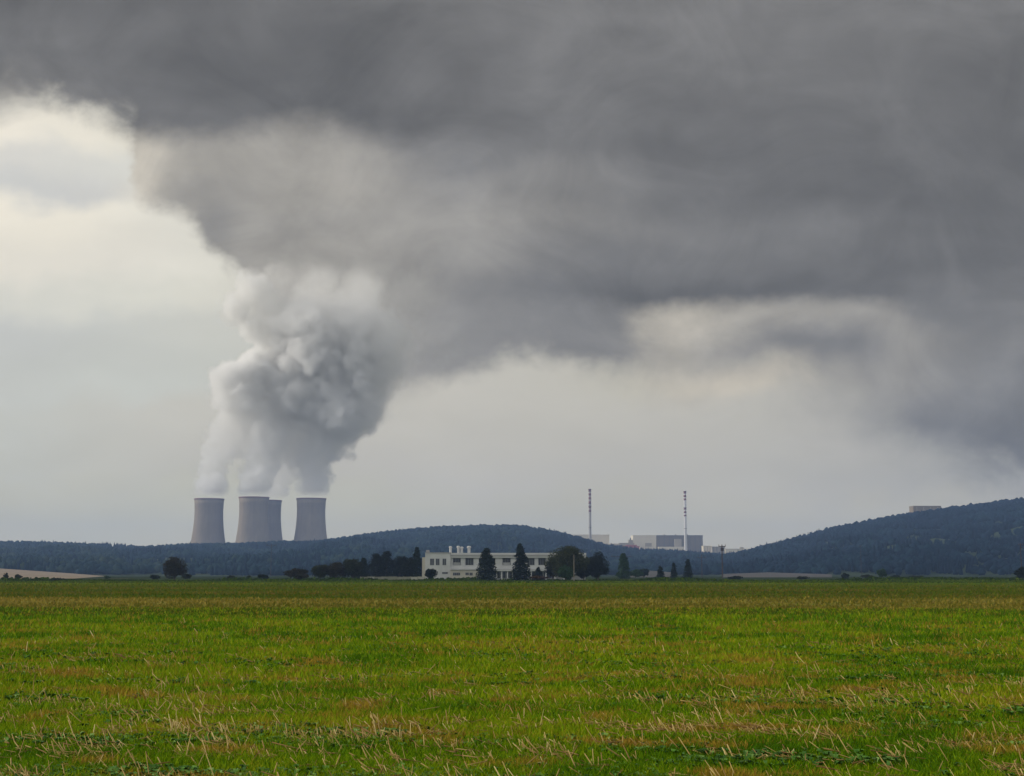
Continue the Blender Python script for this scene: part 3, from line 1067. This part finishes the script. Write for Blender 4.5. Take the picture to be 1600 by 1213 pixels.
def conifer(name, label, px, base, top, wpx, tone, n=2600, Y=None, group=None, power=0.85, leafsize=0.2, belly=0.12):
    Y = Y or EYE * F / (base - HOR)
    x, _, _ = at(px, base, Y)
    h = at(px, top, Y)[2]
    w = wpx / 2 * Y / F * 1.12
    n = int(n * 1.8)
    root = empty(name, (x, Y, 0))
    tag(root, label, 'tree', group)
    MB().tube((0, 0, -0.1), (0, 0, h * 0.96), 0.028 * h, 0.01, 7).build('trunk', M_BARK, root)
    # whorls of drooping branches
    pts = []
    wh = int(9 + h * 1.1)
    for i in range(wh):
        f = (i + RNG.uniform(-0.25, 0.25)) / wh
        f = min(max(f, 0.0), 0.985)
        z = h * (0.04 + 0.95 * f)
        prof = min(1.0, (1 - f) ** power * 1.05) * min(1.0, 0.72 + f / max(belly, 0.01) * 0.28)
        nb = max(4, int(11 * (1 - f) + 4))
        for j in range(nb):
            a = RNG.uniform(0, 2 * math.pi)
            L = w * prof * RNG.uniform(0.80, 1.14)
            m = max(3, int(n / wh / nb))
            t = RNG.random(m) ** 0.6
            wob = RNG.normal(0, 0.05 * w + 0.05, (m, 3))
            pts.append(np.stack([np.cos(a) * L * t, np.sin(a) * L * t, z - 0.22 * L * t ** 2 + 0.05 * h * (1 - t)], -1) + wob)
    P = np.concatenate(pts)
    P[:, 2] = np.clip(P[:, 2], 0.05, h)
    V, q = leaves(P, leafsize)
    mesh_np('crown', V, q, LEAF[tone], root)
    return root


G_HEDGE = 'dark trees left of the white building'
broad_tree('field_tree', 'lone dark round tree with reddish leaves, standing below the leftmost cooling tower', 273, 906.5, 867.5, 46, 'brown', 0.07, 16, 2600)
broad_tree('shrub', 'small dark round shrub alone at the field edge, left of the middle cooling tower', 361, 906.8, 898.5, 14, 'olive', 0.05, 9, 700, leafsize=0.16)
broad_tree('shrub', 'bluish round shrub at the field edge under the second cooling tower', 410, 906.3, 896.0, 19, 'spruce', 0.05, 9, 800, leafsize=0.16)
broad_tree('shrub', 'faint small shrub between two round shrubs at the field edge', 389, 905.9, 899.5, 10, 'olive', 0.05, 7, 350, leafsize=0.16)
broad_tree('bush_tree', 'reddish brown bush standing alone left of the tree row', 464, 907.0, 886.0, 37, 'brown', 0.06, 16, 1900, group=None)
broad_tree('bush_tree', 'brownish bush tree at the left end of the tree row', 500, 907.0, 879.0, 33, 'olive', 0.06, 15, 1900, group=G_HEDGE)
broad_tree('bush_tree', 'wide brown leaved bush tree, second in the row from the left', 524, 907.0, 875.5, 39, 'brown', 0.06, 16, 2300, group=G_HEDGE)
broad_tree('bush_tree', 'tall brown leaved bush tree beside the narrow dark one', 551, 907.0, 869.5, 38, 'olive', 0.06, 16, 2500, group=G_HEDGE)
conifer('dark_conifer', 'narrow blunt dark conifer between the brown bush trees and the black clump', 568, 906.2, 871.5, 19, 'spruce', 2200, power=0.5, group=G_HEDGE)
conifer('dark_tree', 'leftmost of the almost black dense trees behind the fence', 587, 905.4, 865.0, 31, 'black', 3000, power=0.42, group=G_HEDGE)
conifer('dark_tree', 'tallest of the almost black dense trees behind the fence', 604, 905.2, 861.5, 34, 'black', 3400, power=0.45, group=G_HEDGE)
broad_tree('dark_tree', 'almost black dense tree right of the tallest one behind the fence', 624, 905.4, 864.5, 31, 'black', 0.05, 13, 2600, group=G_HEDGE)
broad_tree('dark_tree', 'low almost black tree at the foot of the pointed spruce', 640, 905.6, 869, 25, 'black', 0.05, 14, 2000, group=G_HEDGE)
conifer('spruce_tree', 'pointed black spruce left of the white building', 651, 905.6, 855.5, 27, 'spruce', 3000, power=0.75, group=G_HEDGE)
broad_tree('shrub', 'small dark shrub before the left corner of the white building', 674.5, 906.6, 886.5, 22, 'spruce', 0.06, 12, 1200, Y=385)
conifer('cypress_tree', 'broad dark conifer before the middle of the white building', 760.5, 907.0, 857, 33, 'spruce', 4200, power=0.55, Y=370)
conifer('cypress_tree', 'tall pointed dark conifer before the right half of the white building', 813.5, 906.8, 850, 30, 'spruce', 4200, power=0.62, Y=372)
conifer('small_conifer', 'small young conifer before the right end of the white building', 841, 906.3, 886.5, 17, 'spruce', 1100, Y=395)
broad_tree('shrub', 'low rusty brown shrub at the foot of the young conifer', 840, 907.0, 899.0, 30, 'rust', 0.05, 12, 1000, Y=380, leafsize=0.16)
broad_tree('willow_tree', 'big spreading olive green tree behind the pale pole', 884, 907.6, 849, 68, 'willow', 0.10, 30, 6000, Y=372, leafsize=0.22)
broad_tree('dark_tree', 'dark undergrowth tree at the left foot of the big spreading tree', 864, 907.4, 872, 30, 'black', 0.05, 16, 2400, Y=378)
broad_tree('green_bush', 'dark green bush at the foot of the big spreading tree', 884, 908.2, 882, 30, 'green', 0.04, 14, 1900, Y=352)
broad_tree('dark_tree', 'round almost black tree right of the pale pole', 934.5, 906.2, 863, 42, 'black', 0.05, 20, 3800)
broad_tree('dark_tree', 'dark low tree between the pale pole and the round black one', 912, 906.5, 876, 28, 'black', 0.05, 14, 2200)
conifer('green_tree', 'slim fresh green tree standing before the crossarm pole', 974.5, 904.2, 865.0, 21, 'green', 2400, power=0.5, leafsize=0.28)
broad_tree('shrub', 'green bush right of the slim green tree', 993, 903.6, 889, 24, 'green', 0.05, 12, 1100, leafsize=0.28)
broad_tree('shrub', 'bluish bush left of the three small conifers', 1006, 903.4, 886.5, 17, 'spruce', 0.05, 10, 900, leafsize=0.28)
conifer('small_conifer', 'shortest and leftmost of three small dark conifers right of the buildings', 1032, 905.0, 884.5, 13, 'spruce', 1300, power=0.55, group='three small dark conifers')
conifer('small_conifer', 'middle one of three small dark conifers right of the buildings', 1053, 904.8, 879.5, 12, 'spruce', 1300, power=0.75, group='three small dark conifers')
conifer('small_conifer', 'tallest and rightmost of three small dark conifers right of the buildings', 1075, 905.2, 873.5, 15, 'spruce', 1700, power=0.65, group='three small dark conifers')
broad_tree('shrub', 'dark shrub at the foot of the right hill, left of the tall thin green shrub', 1321, 904.6, 895.5, 14, 'spruce', 0.05, 9, 600, leafsize=0.24)
broad_tree('shrub', 'tall thin green shrub at the foot of the right hill', 1379, 904.2, 887.5, 15, 'green', 0.05, 10, 800, leafsize=0.26)
broad_tree('shrub', 'low wide dark shrub right of the tall thin green shrub', 1398, 904.6, 899, 20, 'spruce', 0.05, 9, 600, leafsize=0.2)
broad_tree('shrub', 'low dark shrub left of the tall thin green shrub', 1355, 904.4, 898, 18, 'olive', 0.05, 9, 500, leafsize=0.2)
broad_tree('shrub', 'low wide bushy shrub out on the right of the verge', 1432, 905.0, 900, 26, 'olive', 0.05, 9, 500, leafsize=0.2)
broad_tree('edge_tree', 'dark round tree cut by the right edge of the view', 1601, 906.6, 883.5, 31, 'black', 0.06, 16, 2200)
broad_tree('sapling', 'thin sapling nearest the left edge before the bare field', 9, 906.0, 894.5, 9, 'olive', 0.2, 7, 220, leafsize=0.17)
broad_tree('sapling', 'bushy sapling second from the left edge before the bare field', 28, 906.2, 897.5, 13, 'olive', 0.12, 8, 320, leafsize=0.17)
broad_tree('sapling', 'sapling at the right end of the bare field', 167, 905.2, 899.5, 11, 'green', 0.1, 7, 300, leafsize=0.2)
broad_tree('shrub', 'low dark hummock of shrub before the bare field', 92, 907.2, 903.3, 26, 'olive', 0.03, 8, 500, leafsize=0.14)
broad_tree('shrub', 'greyish shrub left of the lone round tree', 243, 905.6, 898, 18, 'spruce', 0.05, 8, 450, leafsize=0.2)
broad_tree('shrub', 'olive shrub at the right foot of the lone round tree', 290, 906.2, 895.5, 16, 'olive', 0.05, 8, 600, leafsize=0.18)
broad_tree('shrub', 'low dark shrub beside the dark pole', 1150, 905.2, 900, 28, 'spruce', 0.03, 9, 500, leafsize=0.2)
broad_tree('shrub', 'low dark shrub where the grey fallow field ends on the right', 1255, 905.4, 901.0, 24, 'olive', 0.03, 9, 450, leafsize=0.2)

# ------------------------------------------------------------------ poles
M_POLE = material('pole_concrete', mottled((0.10, 0.09, 0.075), (0.16, 0.14, 0.115), 1.0), 0.9, 0.1)
M_WOOD = material('pole_wood', mottled((0.04, 0.03, 0.03), (0.07, 0.055, 0.05), 1.0, stretch=(1, 1, 0.1)), 0.95, 0.1)
M_INS = material('insulator', mottled((0.10, 0.06, 0.04), (0.14, 0.09, 0.06), 3.0), 0.4, 0.4)


def pole(label, px, base, top, Y, r, mat, arm=0.0, armdrop=0.4, mount=False, name='utility_pole', vee=False):
    x, _, _ = at(px, base, Y)
    h = at(px, top, Y)[2]
    root = empty(name, (x, Y, 0))
    tag(root, label, 'pole')
    MB().tube((0, 0, -0.2), (0, 0, h), r, r * 0.72, 8).build('post', mat, root)
    if arm:
        a = MB()
        if vee:
            a.tube((-arm, 0, h), (0, 0, h - 2.2 * armdrop), r * 0.45, r * 0.45, 5)
            a.tube((arm, 0, h), (0, 0, h - 2.2 * armdrop), r * 0.45, r * 0.45, 5)
        a.box(-arm, arm, -r * 1.4, -r * 1.02, h - armdrop - r * 0.9, h - armdrop)
        a.build('crossarm', mat, root)
        for q in (-0.92, 0, 0.92):
            MB().lathe([(r * 0.2, h - armdrop), (r * 0.5, h - armdrop + r), (r * 0.3, h - armdrop + r * 2.2)], 8, c=(q * arm, -r * 1.2)).build('insulator', M_INS, root)
    if mount:
        MB().box(-r * 1.9, r * 1.9, -r * 3.2, -r * 1.05, h - 2.6, h - 1.3).build('transformer_box', mat, root)
    return root


pole('pale slim pole standing before the big spreading tree', 897, 908.2, 867, 330, 0.13, M_POLE, 0.0)
pole('pole with a wide crossarm behind the slim green tree', 971, 903.2, 866.5, 590, 0.16, M_WOOD, 4.3, 0.8)
pole('thin grey pole with one crossarm left of the dark thick pole', 1097, 902.6, 866.5, 650, 0.19, M_WOOD, 1.9, 1.4)
pole('thick dark pole with crossarm and a box near its top, right of the buildings', 1129, 903.0, 851.5, 600, 0.30, M_WOOD, 1.5, 0.5, mount=True)
pole('distant dark pole with a forked head below the second cooling tower', 423, 901.5, 850, 800, 0.17, M_WOOD, 2.9, 0.9, vee=True)
pole('faint thin pole on the slope of the right hill', 1346, 902, 852, 730, 0.13, M_WOOD, 0.9, 0.6)
pole('slim dark pole rising from the round tree at the right edge', 1597, 906.0, 849, 405, 0.13, M_WOOD, 0.6, 0.4)


# ------------------------------------------------------------------ white building
M_WALL = material('white_render', mottled((0.40, 0.40, 0.385), (0.50, 0.495, 0.475), 0.35, 5, 0.65), 0.9, 0.1)
M_SHADEW = material('white_render_shaded', mottled((0.27, 0.265, 0.26), (0.34, 0.335, 0.32), 0.4, 5, 0.65), 0.9, 0.1)  # white render greyed, shade of the set-back wing put into its colour
M_BEIGE = material('beige_render', mottled((0.37, 0.345, 0.285), (0.45, 0.415, 0.345), 0.35, 5, 0.65), 0.9, 0.1)
M_GLASS = material('window_glass', mottled((0.030, 0.033, 0.038), (0.07, 0.07, 0.075), 0.8), 0.15, 0.5)
M_FRAME = material('window_frame', mottled((0.22, 0.22, 0.22), (0.30, 0.30, 0.30), 1.0), 0.7, 0.2)
M_METAL = material('vent_metal', mottled((0.40, 0.40, 0.39), (0.50, 0.49, 0.475), 1.0), 0.5, 0.3)
BY = 412.0


def build_white_building():
    x0, _, _ = at(760, 905, BY)
    root = empty('white_building', (x0, BY, 0))
    tag(root, 'long white two storey flat roofed building with vents on its roof, behind the conifers', 'building')
    X = lambda px: at(px, 880, BY)[0] - x0
    Z = lambda py: at(760, py, BY)[2]

    def part(name, m, mat, parent=root):
        return m.build(name, mat, parent)

    def window(a, b, top, bot, y, mull=2, name='window', parent=root):
        xa, xb, zt, zb = X(a), X(b), Z(top), Z(bot)
        fr = MB()
        t = 0.06
        fr.box(xa, xb, y - 0.05, y - 0.003, zb, zb + t).box(xa, xb, y - 0.05, y - 0.003, zt - t, zt)
        for i in range(mull + 1):
            c = xa + (xb - xa - t) * i / mull
            fr.box(c, c + t, y - 0.05, y - 0.003, zb + t, zt - t)
        f = fr.build(name, M_FRAME, parent)
        MB().box(xa + 0.002, xb - 0.002, y - 0.03, y - 0.0035, zb + 0.002, zt - 0.002).build('pane', M_GLASS, f)

    # tall left block
    part('left_block', MB().box(X(664.5), X(704), -0.6, 13, 0, Z(864.6)), M_WALL)
    part('parapet', MB().box(X(664.2), X(704.3), -0.75, 13.1, Z(864.6), Z(863.4)), M_SHADEW)
    part('roof_hatch', MB().box(X(665), X(670), 1.5, 4, Z(863.4), Z(859.5)), M_SHADEW)
    part('side_annex', MB().box(X(659.5), X(664.4), 0.3, 9, 0, Z(871)), M_BEIGE)
    for a, b in ((672, 678.5), (681, 687), (691.5, 697.5)):
        window(a, b, 873, 883.5, -0.6, 2)
    window(691, 700, 894, 897, -0.6, 3)
    # long wing: set-back storeys, roof slab, sill band, canopy
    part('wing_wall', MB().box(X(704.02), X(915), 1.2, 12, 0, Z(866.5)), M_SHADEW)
    part('roof_slab', MB().box(X(704.4), X(916), -0.4, 12.4, Z(871.8), Z(864.2)), M_WALL)
    part('roof_gutter', MB().box(X(704.4), X(916), -0.62, -0.41, Z(868.6), Z(867.0)), M_SHADEW)
    part('sill_band', MB().box(X(704.02), X(915), 0.0, 1.19, Z(889.6), Z(883.5)), M_WALL)
    part('canopy', MB().box(X(748), X(915), -1.2, 1.19, Z(892.4), Z(890.0)), M_WALL)
    piers = [(704.1, 707.6), (720, 727), (740, 748), (774, 785), (798, 812), (820, 824), (835.5, 841), (852.5, 858), (872, 880), (895, 903)]
    for a, b in piers:
        part('pier', MB().box(X(a), X(b), 0.05, 1.18, Z(883.48), Z(871.82)), M_WALL)
    for (a, b), (c, d) in zip(piers[:-1], piers[1:]):
        window(b + 0.3, c - 0.3, 872.6, 883.2, 1.2, 3 if c - b > 9 else 2)
    # blinds half drawn in some upper windows
    for a, b in ((708.2, 719), (786, 797)):
        part('blind', MB().box(X(a), X(b), 1.10, 1.14, Z(883.0), Z(879.0)), M_WALL)
    # beige annex in front of the ground floor
    part('annex', MB().box(X(704.2), X(747.6), -1.6, 1.19, 0, Z(890.8)), M_BEIGE)
    part('annex_roof', MB().box(X(704.1), X(748.0), -1.9, 1.185, Z(890.8), Z(889.9)), M_WALL)
    window(708, 719.5, 894.8, 899.5, -1.6, 4)
    window(727.5, 733, 894.8, 899.0, -1.6, 2)
    window(733.8, 739, 894.8, 899.5, -1.6, 2)
    # ground floor of the wing: columns and glazing under the canopy
    for a in (775, 783, 792, 800, 829, 838, 852, 866, 880, 896):
        part('column', MB().box(X(a), X(a) + 0.35, -1.0, -0.65, 0, Z(892.5)), M_WALL)
    for a, b in ((774, 781), (782, 790), (791, 800), (801, 810), (826, 836), (837, 848), (850, 862)):
        window(a, b, 894, 903.5, 1.2, 2)
    part('door', MB().box(X(813), X(818), 1.12, 1.17, 0, Z(894)), M_FRAME)
    # roof vents
    for a, w, top in ((703.2, 1.9, 853.5), (715.6, 2.1, 853.0), (720.8, 2.1, 854.2), (732.2, 2.4, 853.2)):
        r = w * BY / F
        h0, h1 = Z(864.4), Z(top)
        v = MB().lathe([(r, h0), (r, h1 - 0.55), (r * 1.12, h1 - 0.5)], 14, c=(X(a), 3.0)).build('roof_vent', M_METAL, root)
        MB().lathe([(r * 1.35, h1 - 0.48), (r * 1.4, h1 - 0.25), (r * 0.9, h1), (0.05, h1 + 0.05)], 14, c=(X(a), 3.0)).build('cowl', M_METAL, v)


build_white_building()


def build_fence():
    Yf = 372.0
    xa, xb = at(563, 905, Yf)[0], at(664, 905, Yf)[0]
    root = empty('panel_fence', ((xa + xb) / 2, Yf, 0))
    tag(root, 'low pale concrete panel fence before the black trees', 'fence')
    n = 9
    w = (xb - xa) / n
    mats = [material('fence_panel_light', mottled((0.30, 0.29, 0.24), (0.38, 0.36, 0.30), 1.0), 0.95, 0.1),
            material('fence_panel_dull', mottled((0.17, 0.17, 0.13), (0.24, 0.23, 0.18), 1.0), 0.95, 0.1)]
    for i in range(n + 1):
        c = -(xb - xa) / 2 + i * w
        MB().box(c - 0.08, c + 0.08, -0.10, 0.10, 0, 1.02).build('post', mats[1], root)
    for i in range(n):
        c = -(xb - xa) / 2 + i * w
        MB().box(c + 0.085, c + w - 0.085, -0.03, 0.03, 0.05, 0.94 + RNG.uniform(-0.06, 0.04)).build('panel', mats[int(RNG.random() < 0.5)], root)


build_fence()


# ------------------------------------------------------------------ steam
def noise3(shape, cell, seed, octaves=5, gain=0.5):
    r = np.random.default_rng(seed)
    out = np.zeros(shape, np.float32)
    amp, tot = 1.0, 0.0
    for o in range(octaves):
        c = cell / 2 ** o
        if c < 1.0:
            break
        n = [int(s / c) + 3 for s in shape]
        g = r.random(n).astype(np.float32)
        for ax in range(3):
            p = np.arange(shape[ax]) / c
            i = p.astype(int)
            f = (p - i).astype(np.float32)
            f = f * f * (3 - 2 * f)
            sh = [1, 1, 1]
            sh[ax] = -1
            f = f.reshape(sh)
            g = np.take(g, i, ax) * (1 - f) + np.take(g, i + 1, ax) * f
        out += amp * g
        tot += amp
        amp *= gain
    return out / tot


PUFFS = [  # photograph column, row, radius (pixels), depth offset (m), density factor
    # streams off the towers
    (328, 778, 21, 0, 1.0), (331, 766, 20, 0, 1.0), (335, 748, 20, 0, 1.0), (338, 730, 21, 0, 1.0), (343, 712, 23, 0, 1.0), (350, 694, 27, 0, 1.0), (364, 678, 28, 0, 1.0), (380, 664, 32, 0, 1.0), (352, 676, 22, -20, 1.0),
    (397, 776, 22, -30, 1.0), (398, 762, 22, -30, 1.0), (400, 742, 25, -30, 1.0), (404, 720, 28, -20, 1.0), (410, 696, 33, -20, 1.0), (422, 670, 38, -10, 1.0), (384, 700, 22, 20, 0.5),
    (424, 779, 15, 100, 0.7), (432, 765, 17, 90, 0.7), (441, 748, 20, 80, 0.7), (450, 726, 25, 60, 0.7), (458, 702, 30, 50, 0.8),
    (486, 777, 21, 0, 1.0), (488, 762, 23, 0, 1.0), (491, 744, 27, 0, 1.0), (495, 722, 32, 0, 1.0), (502, 698, 38, 0, 1.0), (510, 672, 44, 0, 1.0), (532, 706, 18, 10, 0.8), (540, 676, 26, 10, 0.9), (466, 690, 34, 20, 0.8), (446, 690, 30, 30, 0.7),
    # the joined column
    (348, 592, 25, -30, 1.2), (370, 590, 31, -30, 1.2), (398, 590, 36, -30, 1.2), (380, 622, 36, -20, 1.1), (418, 640, 42, 0, 1.0), (352, 612, 26, -30, 1.0),
    (432, 604, 46, 0, 1.1), (470, 632, 54, 0, 1.1), (520, 640, 56, 0, 1.1), (566, 626, 48, 10, 1.0), (596, 610, 38, 20, 0.9),
    (452, 556, 44, 0, 1.0), (482, 560, 62, 0, 1.0), (540, 566, 66, 10, 1.0), (600, 566, 60, 20, 0.9),
    (402, 510, 28, -20, 1.2), (380, 474, 32, -20, 1.2), (402, 458, 36, -20, 1.2), (425, 478, 44, 0, 1.0), (440, 516, 46, 0, 1.0), (480, 496, 66, 0, 0.9), (550, 500, 70, 10, 0.9), (620, 520, 66, 20, 0.8),
    (430, 414, 22, 0, 0.7), (450, 432, 40, 0, 0.8), (500, 434, 62, 10, 0.8), (570, 440, 70, 20, 0.7), (640, 460, 60, 20, 0.6),
    (690, 540, 48, 30, 0.5), (612, 650, 15, 20, 0.25), (596, 640, 15, 20, 0.3),
]


def worley(P, cell, seed):
    """Distance to the nearest of one random point per cell, in cells (0 at a point)."""
    r = np.random.default_rng(seed)
    tab = r.random((4096, 3)).astype(np.float32)
    Q = (P / cell).astype(np.float32)
    I = np.floor(Q).astype(np.int64)
    best = np.full(len(Q), 9.0, np.float32)
    for a in (-1, 0, 1):
        for b in (-1, 0, 1):
            for c in (-1, 0, 1):
                C = I + np.array([a, b, c])
                h = (C[:, 0] * 73856093 ^ C[:, 1] * 19349663 ^ C[:, 2] * 83492791) & 4095
                d = C + tab[h] - Q
                best = np.minimum(best, (d * d).sum(1))
    return np.sqrt(best)


def build_steam():
    Yc = 2870.0
    vox = 3.4
    pts = np.array([at(p[0], p[1], Yc + p[3]) for p in PUFFS])
    rad = np.array([p[2] * Yc / F for p in PUFFS])
    den = np.array([p[4] for p in PUFFS])
    lo = (pts - rad[:, None] * 1.35).min(0)
    hi = (pts + rad[:, None] * 1.35).max(0)
    lo[2] = HAZE_TOP - 2.6
    n = np.ceil((hi - lo) / vox).astype(int) + 1
    hi = lo + (n - 1) * vox
    ax = [np.linspace(lo[i], hi[i], n[i]).astype(np.float32) for i in range(3)]
    big = noise3(n, 26, 5, 5, 0.55)
    w1, w2, w3 = [noise3(n, 15, q, 4, 0.55) - 0.5 for q in (6, 7, 8)]
    GX, GY, GZ = np.meshgrid(*ax, indexing='ij')
    lift = sstep(GZ, lo[2], lo[2] + 90).astype(np.float32) * 0.7 + 0.3
    WX, WY, WZ = GX + w1 * 52 * lift, GY + w2 * 52 * lift, GZ + w3 * 44 * lift
    S = np.full(n, -60.0, np.float32)        # metres inside the outline
    D = np.zeros(n, np.float32)
    RR = np.full(n, 30.0, np.float32)
    for p, r, q in zip(pts, rad, den):
        b0 = np.maximum(((p - r - 70 - lo) / vox).astype(int), 0)
        b1 = np.minimum(((p + r + 70 - lo) / vox).astype(int) + 2, n)
        sl = tuple(slice(a, b) for a, b in zip(b0, b1))
        d = r - np.sqrt((WX[sl] - p[0]) ** 2 + (WY[sl] - p[1]) ** 2 + (WZ[sl] - p[2]) ** 2)
        up = d > S[sl]
        D[sl] = np.where(up, q, D[sl])
        RR[sl] = np.where(up, r, RR[sl])
        S[sl] = np.maximum(S[sl], d)
    # billows at three sizes, only where they can matter
    near = (S > -34) & (S < 45)
    P = np.stack([WX[near], WY[near], WZ[near]], -1) - lo
    bil = 15 * (0.62 - worley(P, 38.0, 9)) + 8.5 * (0.62 - worley(P, 19.0, 10)) + 4.5 * (0.62 - worley(P, 9.5, 12))
    amp = np.clip(RR[near] / 40, 0.8, 1.25)
    E = S.copy()
    fine = noise3(n, 4, 14, 2, 0.6)[near] - 0.5
    hi_ = sstep(GZ[near], at(500, 600, Yc)[2], at(500, 470, Yc)[2])
    E[near] += bil * (1.8 - 0.7 * hi_) * amp + (big[near] - 0.5) * 40 * amp + fine * (14 + 10 * hi_)
    col_px = 800 + (GX / GY) * F * 0.99
    left = 1 - sstep(col_px, 400, 450)
    # the steam frays and thins as it melts into the cloud deck
    fade = np.clip(sstep(GZ + (big - 0.5) * 120, at(500, 545, Yc)[2], at(500, 395, Yc)[2]) * (1 - 0.75 * left) + sstep(col_px + (big - 0.5) * 120, 550, 680), 0, 1)
    width = 8 + 13 * sstep(GZ, at(500, 620, Yc)[2], at(500, 480, Yc)[2]) + 46 * fade
    dens = np.clip((E - 20 * fade) / width, 0, 1) * D
    dens *= (0.45 + 1.1 * np.clip(big, 0, 1)) * (1 - 0.88 * fade)
    dens *= 1 - sstep(GZ, at(500, 440, Yc)[2], at(500, 380, Yc)[2])
    dens *= 0.25 + 0.75 * sstep(GZ, lo[2] + 3, lo[2] + 16)
    dens *= 0.62 + 0.38 * sstep(GZ, at(500, 650, Yc)[2], at(500, 560, Yc)[2])
    dens[:, :, 0] = 0
    for a in (0, -1):
        dens[a] = 0
        dens[:, a] = 0
    dens[:, :, -1] = 0
    me = bpy.data.meshes.new('steam_plume')
    N = int(np.prod(n))
    me.vertices.add(N)
    co = np.stack(np.meshgrid(*ax, indexing='ij'), -1).reshape(-1, 3).astype(np.float32)
    me.vertices.foreach_set('co', co.ravel())
    a = me.attributes.new('dens', 'FLOAT', 'POINT')
    a.data.foreach_set('value', dens.ravel().astype(np.float32))
    o = link(bpy.data.objects.new('steam_plume', me))
    tag(o, 'white steam rising from the cooling towers and leaning right into the cloud', 'steam', kind='stuff')
    # material
    m = bpy.data.materials.new('steam_droplets')
    m.use_nodes = True
    nt = m.node_tree
    nt.nodes.clear()
    out = nt.nodes.new('ShaderNodeOutputMaterial')
    pv = nt.nodes.new('ShaderNodeVolumePrincipled')
    pv.inputs['Color'].default_value = (0.985, 0.98, 0.97, 1)
    pv.inputs['Density'].default_value = STEAM_DENSITY
    pv.inputs['Density Attribute'].default_value = 'density'
    pv.inputs['Anisotropy'].default_value = 0.36
    nt.links.new(pv.outputs[0], out.inputs['Volume'])
    me.materials.append(m)
    # node group: the stored density becomes a fog grid
    gt = bpy.data.node_groups.new('steam_grid', 'GeometryNodeTree')
    gt.interface.new_socket('Geometry', in_out='INPUT', socket_type='NodeSocketGeometry')
    gt.interface.new_socket('Geometry', in_out='OUTPUT', socket_type='NodeSocketGeometry')
    N_ = gt.nodes
    L = gt.links.new
    gi, go = N_.new('NodeGroupInput'), N_.new('NodeGroupOutput')
    vc = N_.new('GeometryNodeVolumeCube')
    vc.inputs['Min'].default_value = tuple(float(v) for v in lo)
    vc.inputs['Max'].default_value = tuple(float(v) for v in hi)
    for k, s in zip(('Resolution X', 'Resolution Y', 'Resolution Z'), n):
        vc.inputs[k].default_value = int(s)
    pos = N_.new('GeometryNodeInputPosition')
    sub = N_.new('ShaderNodeVectorMath')
    sub.operation = 'SUBTRACT'
    L(pos.outputs[0], sub.inputs[0])
    sub.inputs[1].default_value = tuple(float(v) for v in lo)
    div = N_.new('ShaderNodeVectorMath')
    div.operation = 'DIVIDE'
    L(sub.outputs[0], div.inputs[0])
    div.inputs[1].default_value = tuple(float((hi[i] - lo[i]) / (n[i] - 1)) for i in range(3))
    sp = N_.new('ShaderNodeSeparateXYZ')
    L(div.outputs[0], sp.inputs[0])

    def mth(op, a, b):
        q = N_.new('ShaderNodeMath')
        q.operation = op
        for s, v in zip(q.inputs, (a, b)):
            if isinstance(v, (int, float)):
                s.default_value = v
            else:
                L(v, s)
        return q.outputs[0]
    rx, ry, rz = [mth('ROUND', s, 0) for s in sp.outputs]
    # float maths loses exactness past 16 million cells; the grid is far smaller
    idx = mth('ADD', mth('ADD', mth('MULTIPLY', rx, float(n[1] * n[2])), mth('MULTIPLY', ry, float(n[2]))), rz)
    si = N_.new('GeometryNodeSampleIndex')
    si.data_type = 'FLOAT'
    si.domain = 'POINT'
    L(gi.outputs[0], si.inputs['Geometry'])
    at_ = N_.new('GeometryNodeInputNamedAttribute')
    at_.data_type = 'FLOAT'
    at_.inputs['Name'].default_value = 'dens'
    L(at_.outputs['Attribute'], si.inputs['Value'])
    fi = N_.new('FunctionNodeFloatToInt')
    fi.rounding_mode = 'ROUND'
    L(idx, fi.inputs[0])
    L(fi.outputs[0], si.inputs['Index'])
    L(si.outputs[0], vc.inputs['Density'])
    sm = N_.new('GeometryNodeSetMaterial')
    sm.inputs['Material'].default_value = m
    L(vc.outputs[0], sm.inputs['Geometry'])
    L(sm.outputs[0], go.inputs[0])
    md = o.modifiers.new('fog', 'NODES')
    md.node_group = gt
    print('steam grid', n, N)


STEAM_DENSITY = 0.065
build_steam()
build_haze()
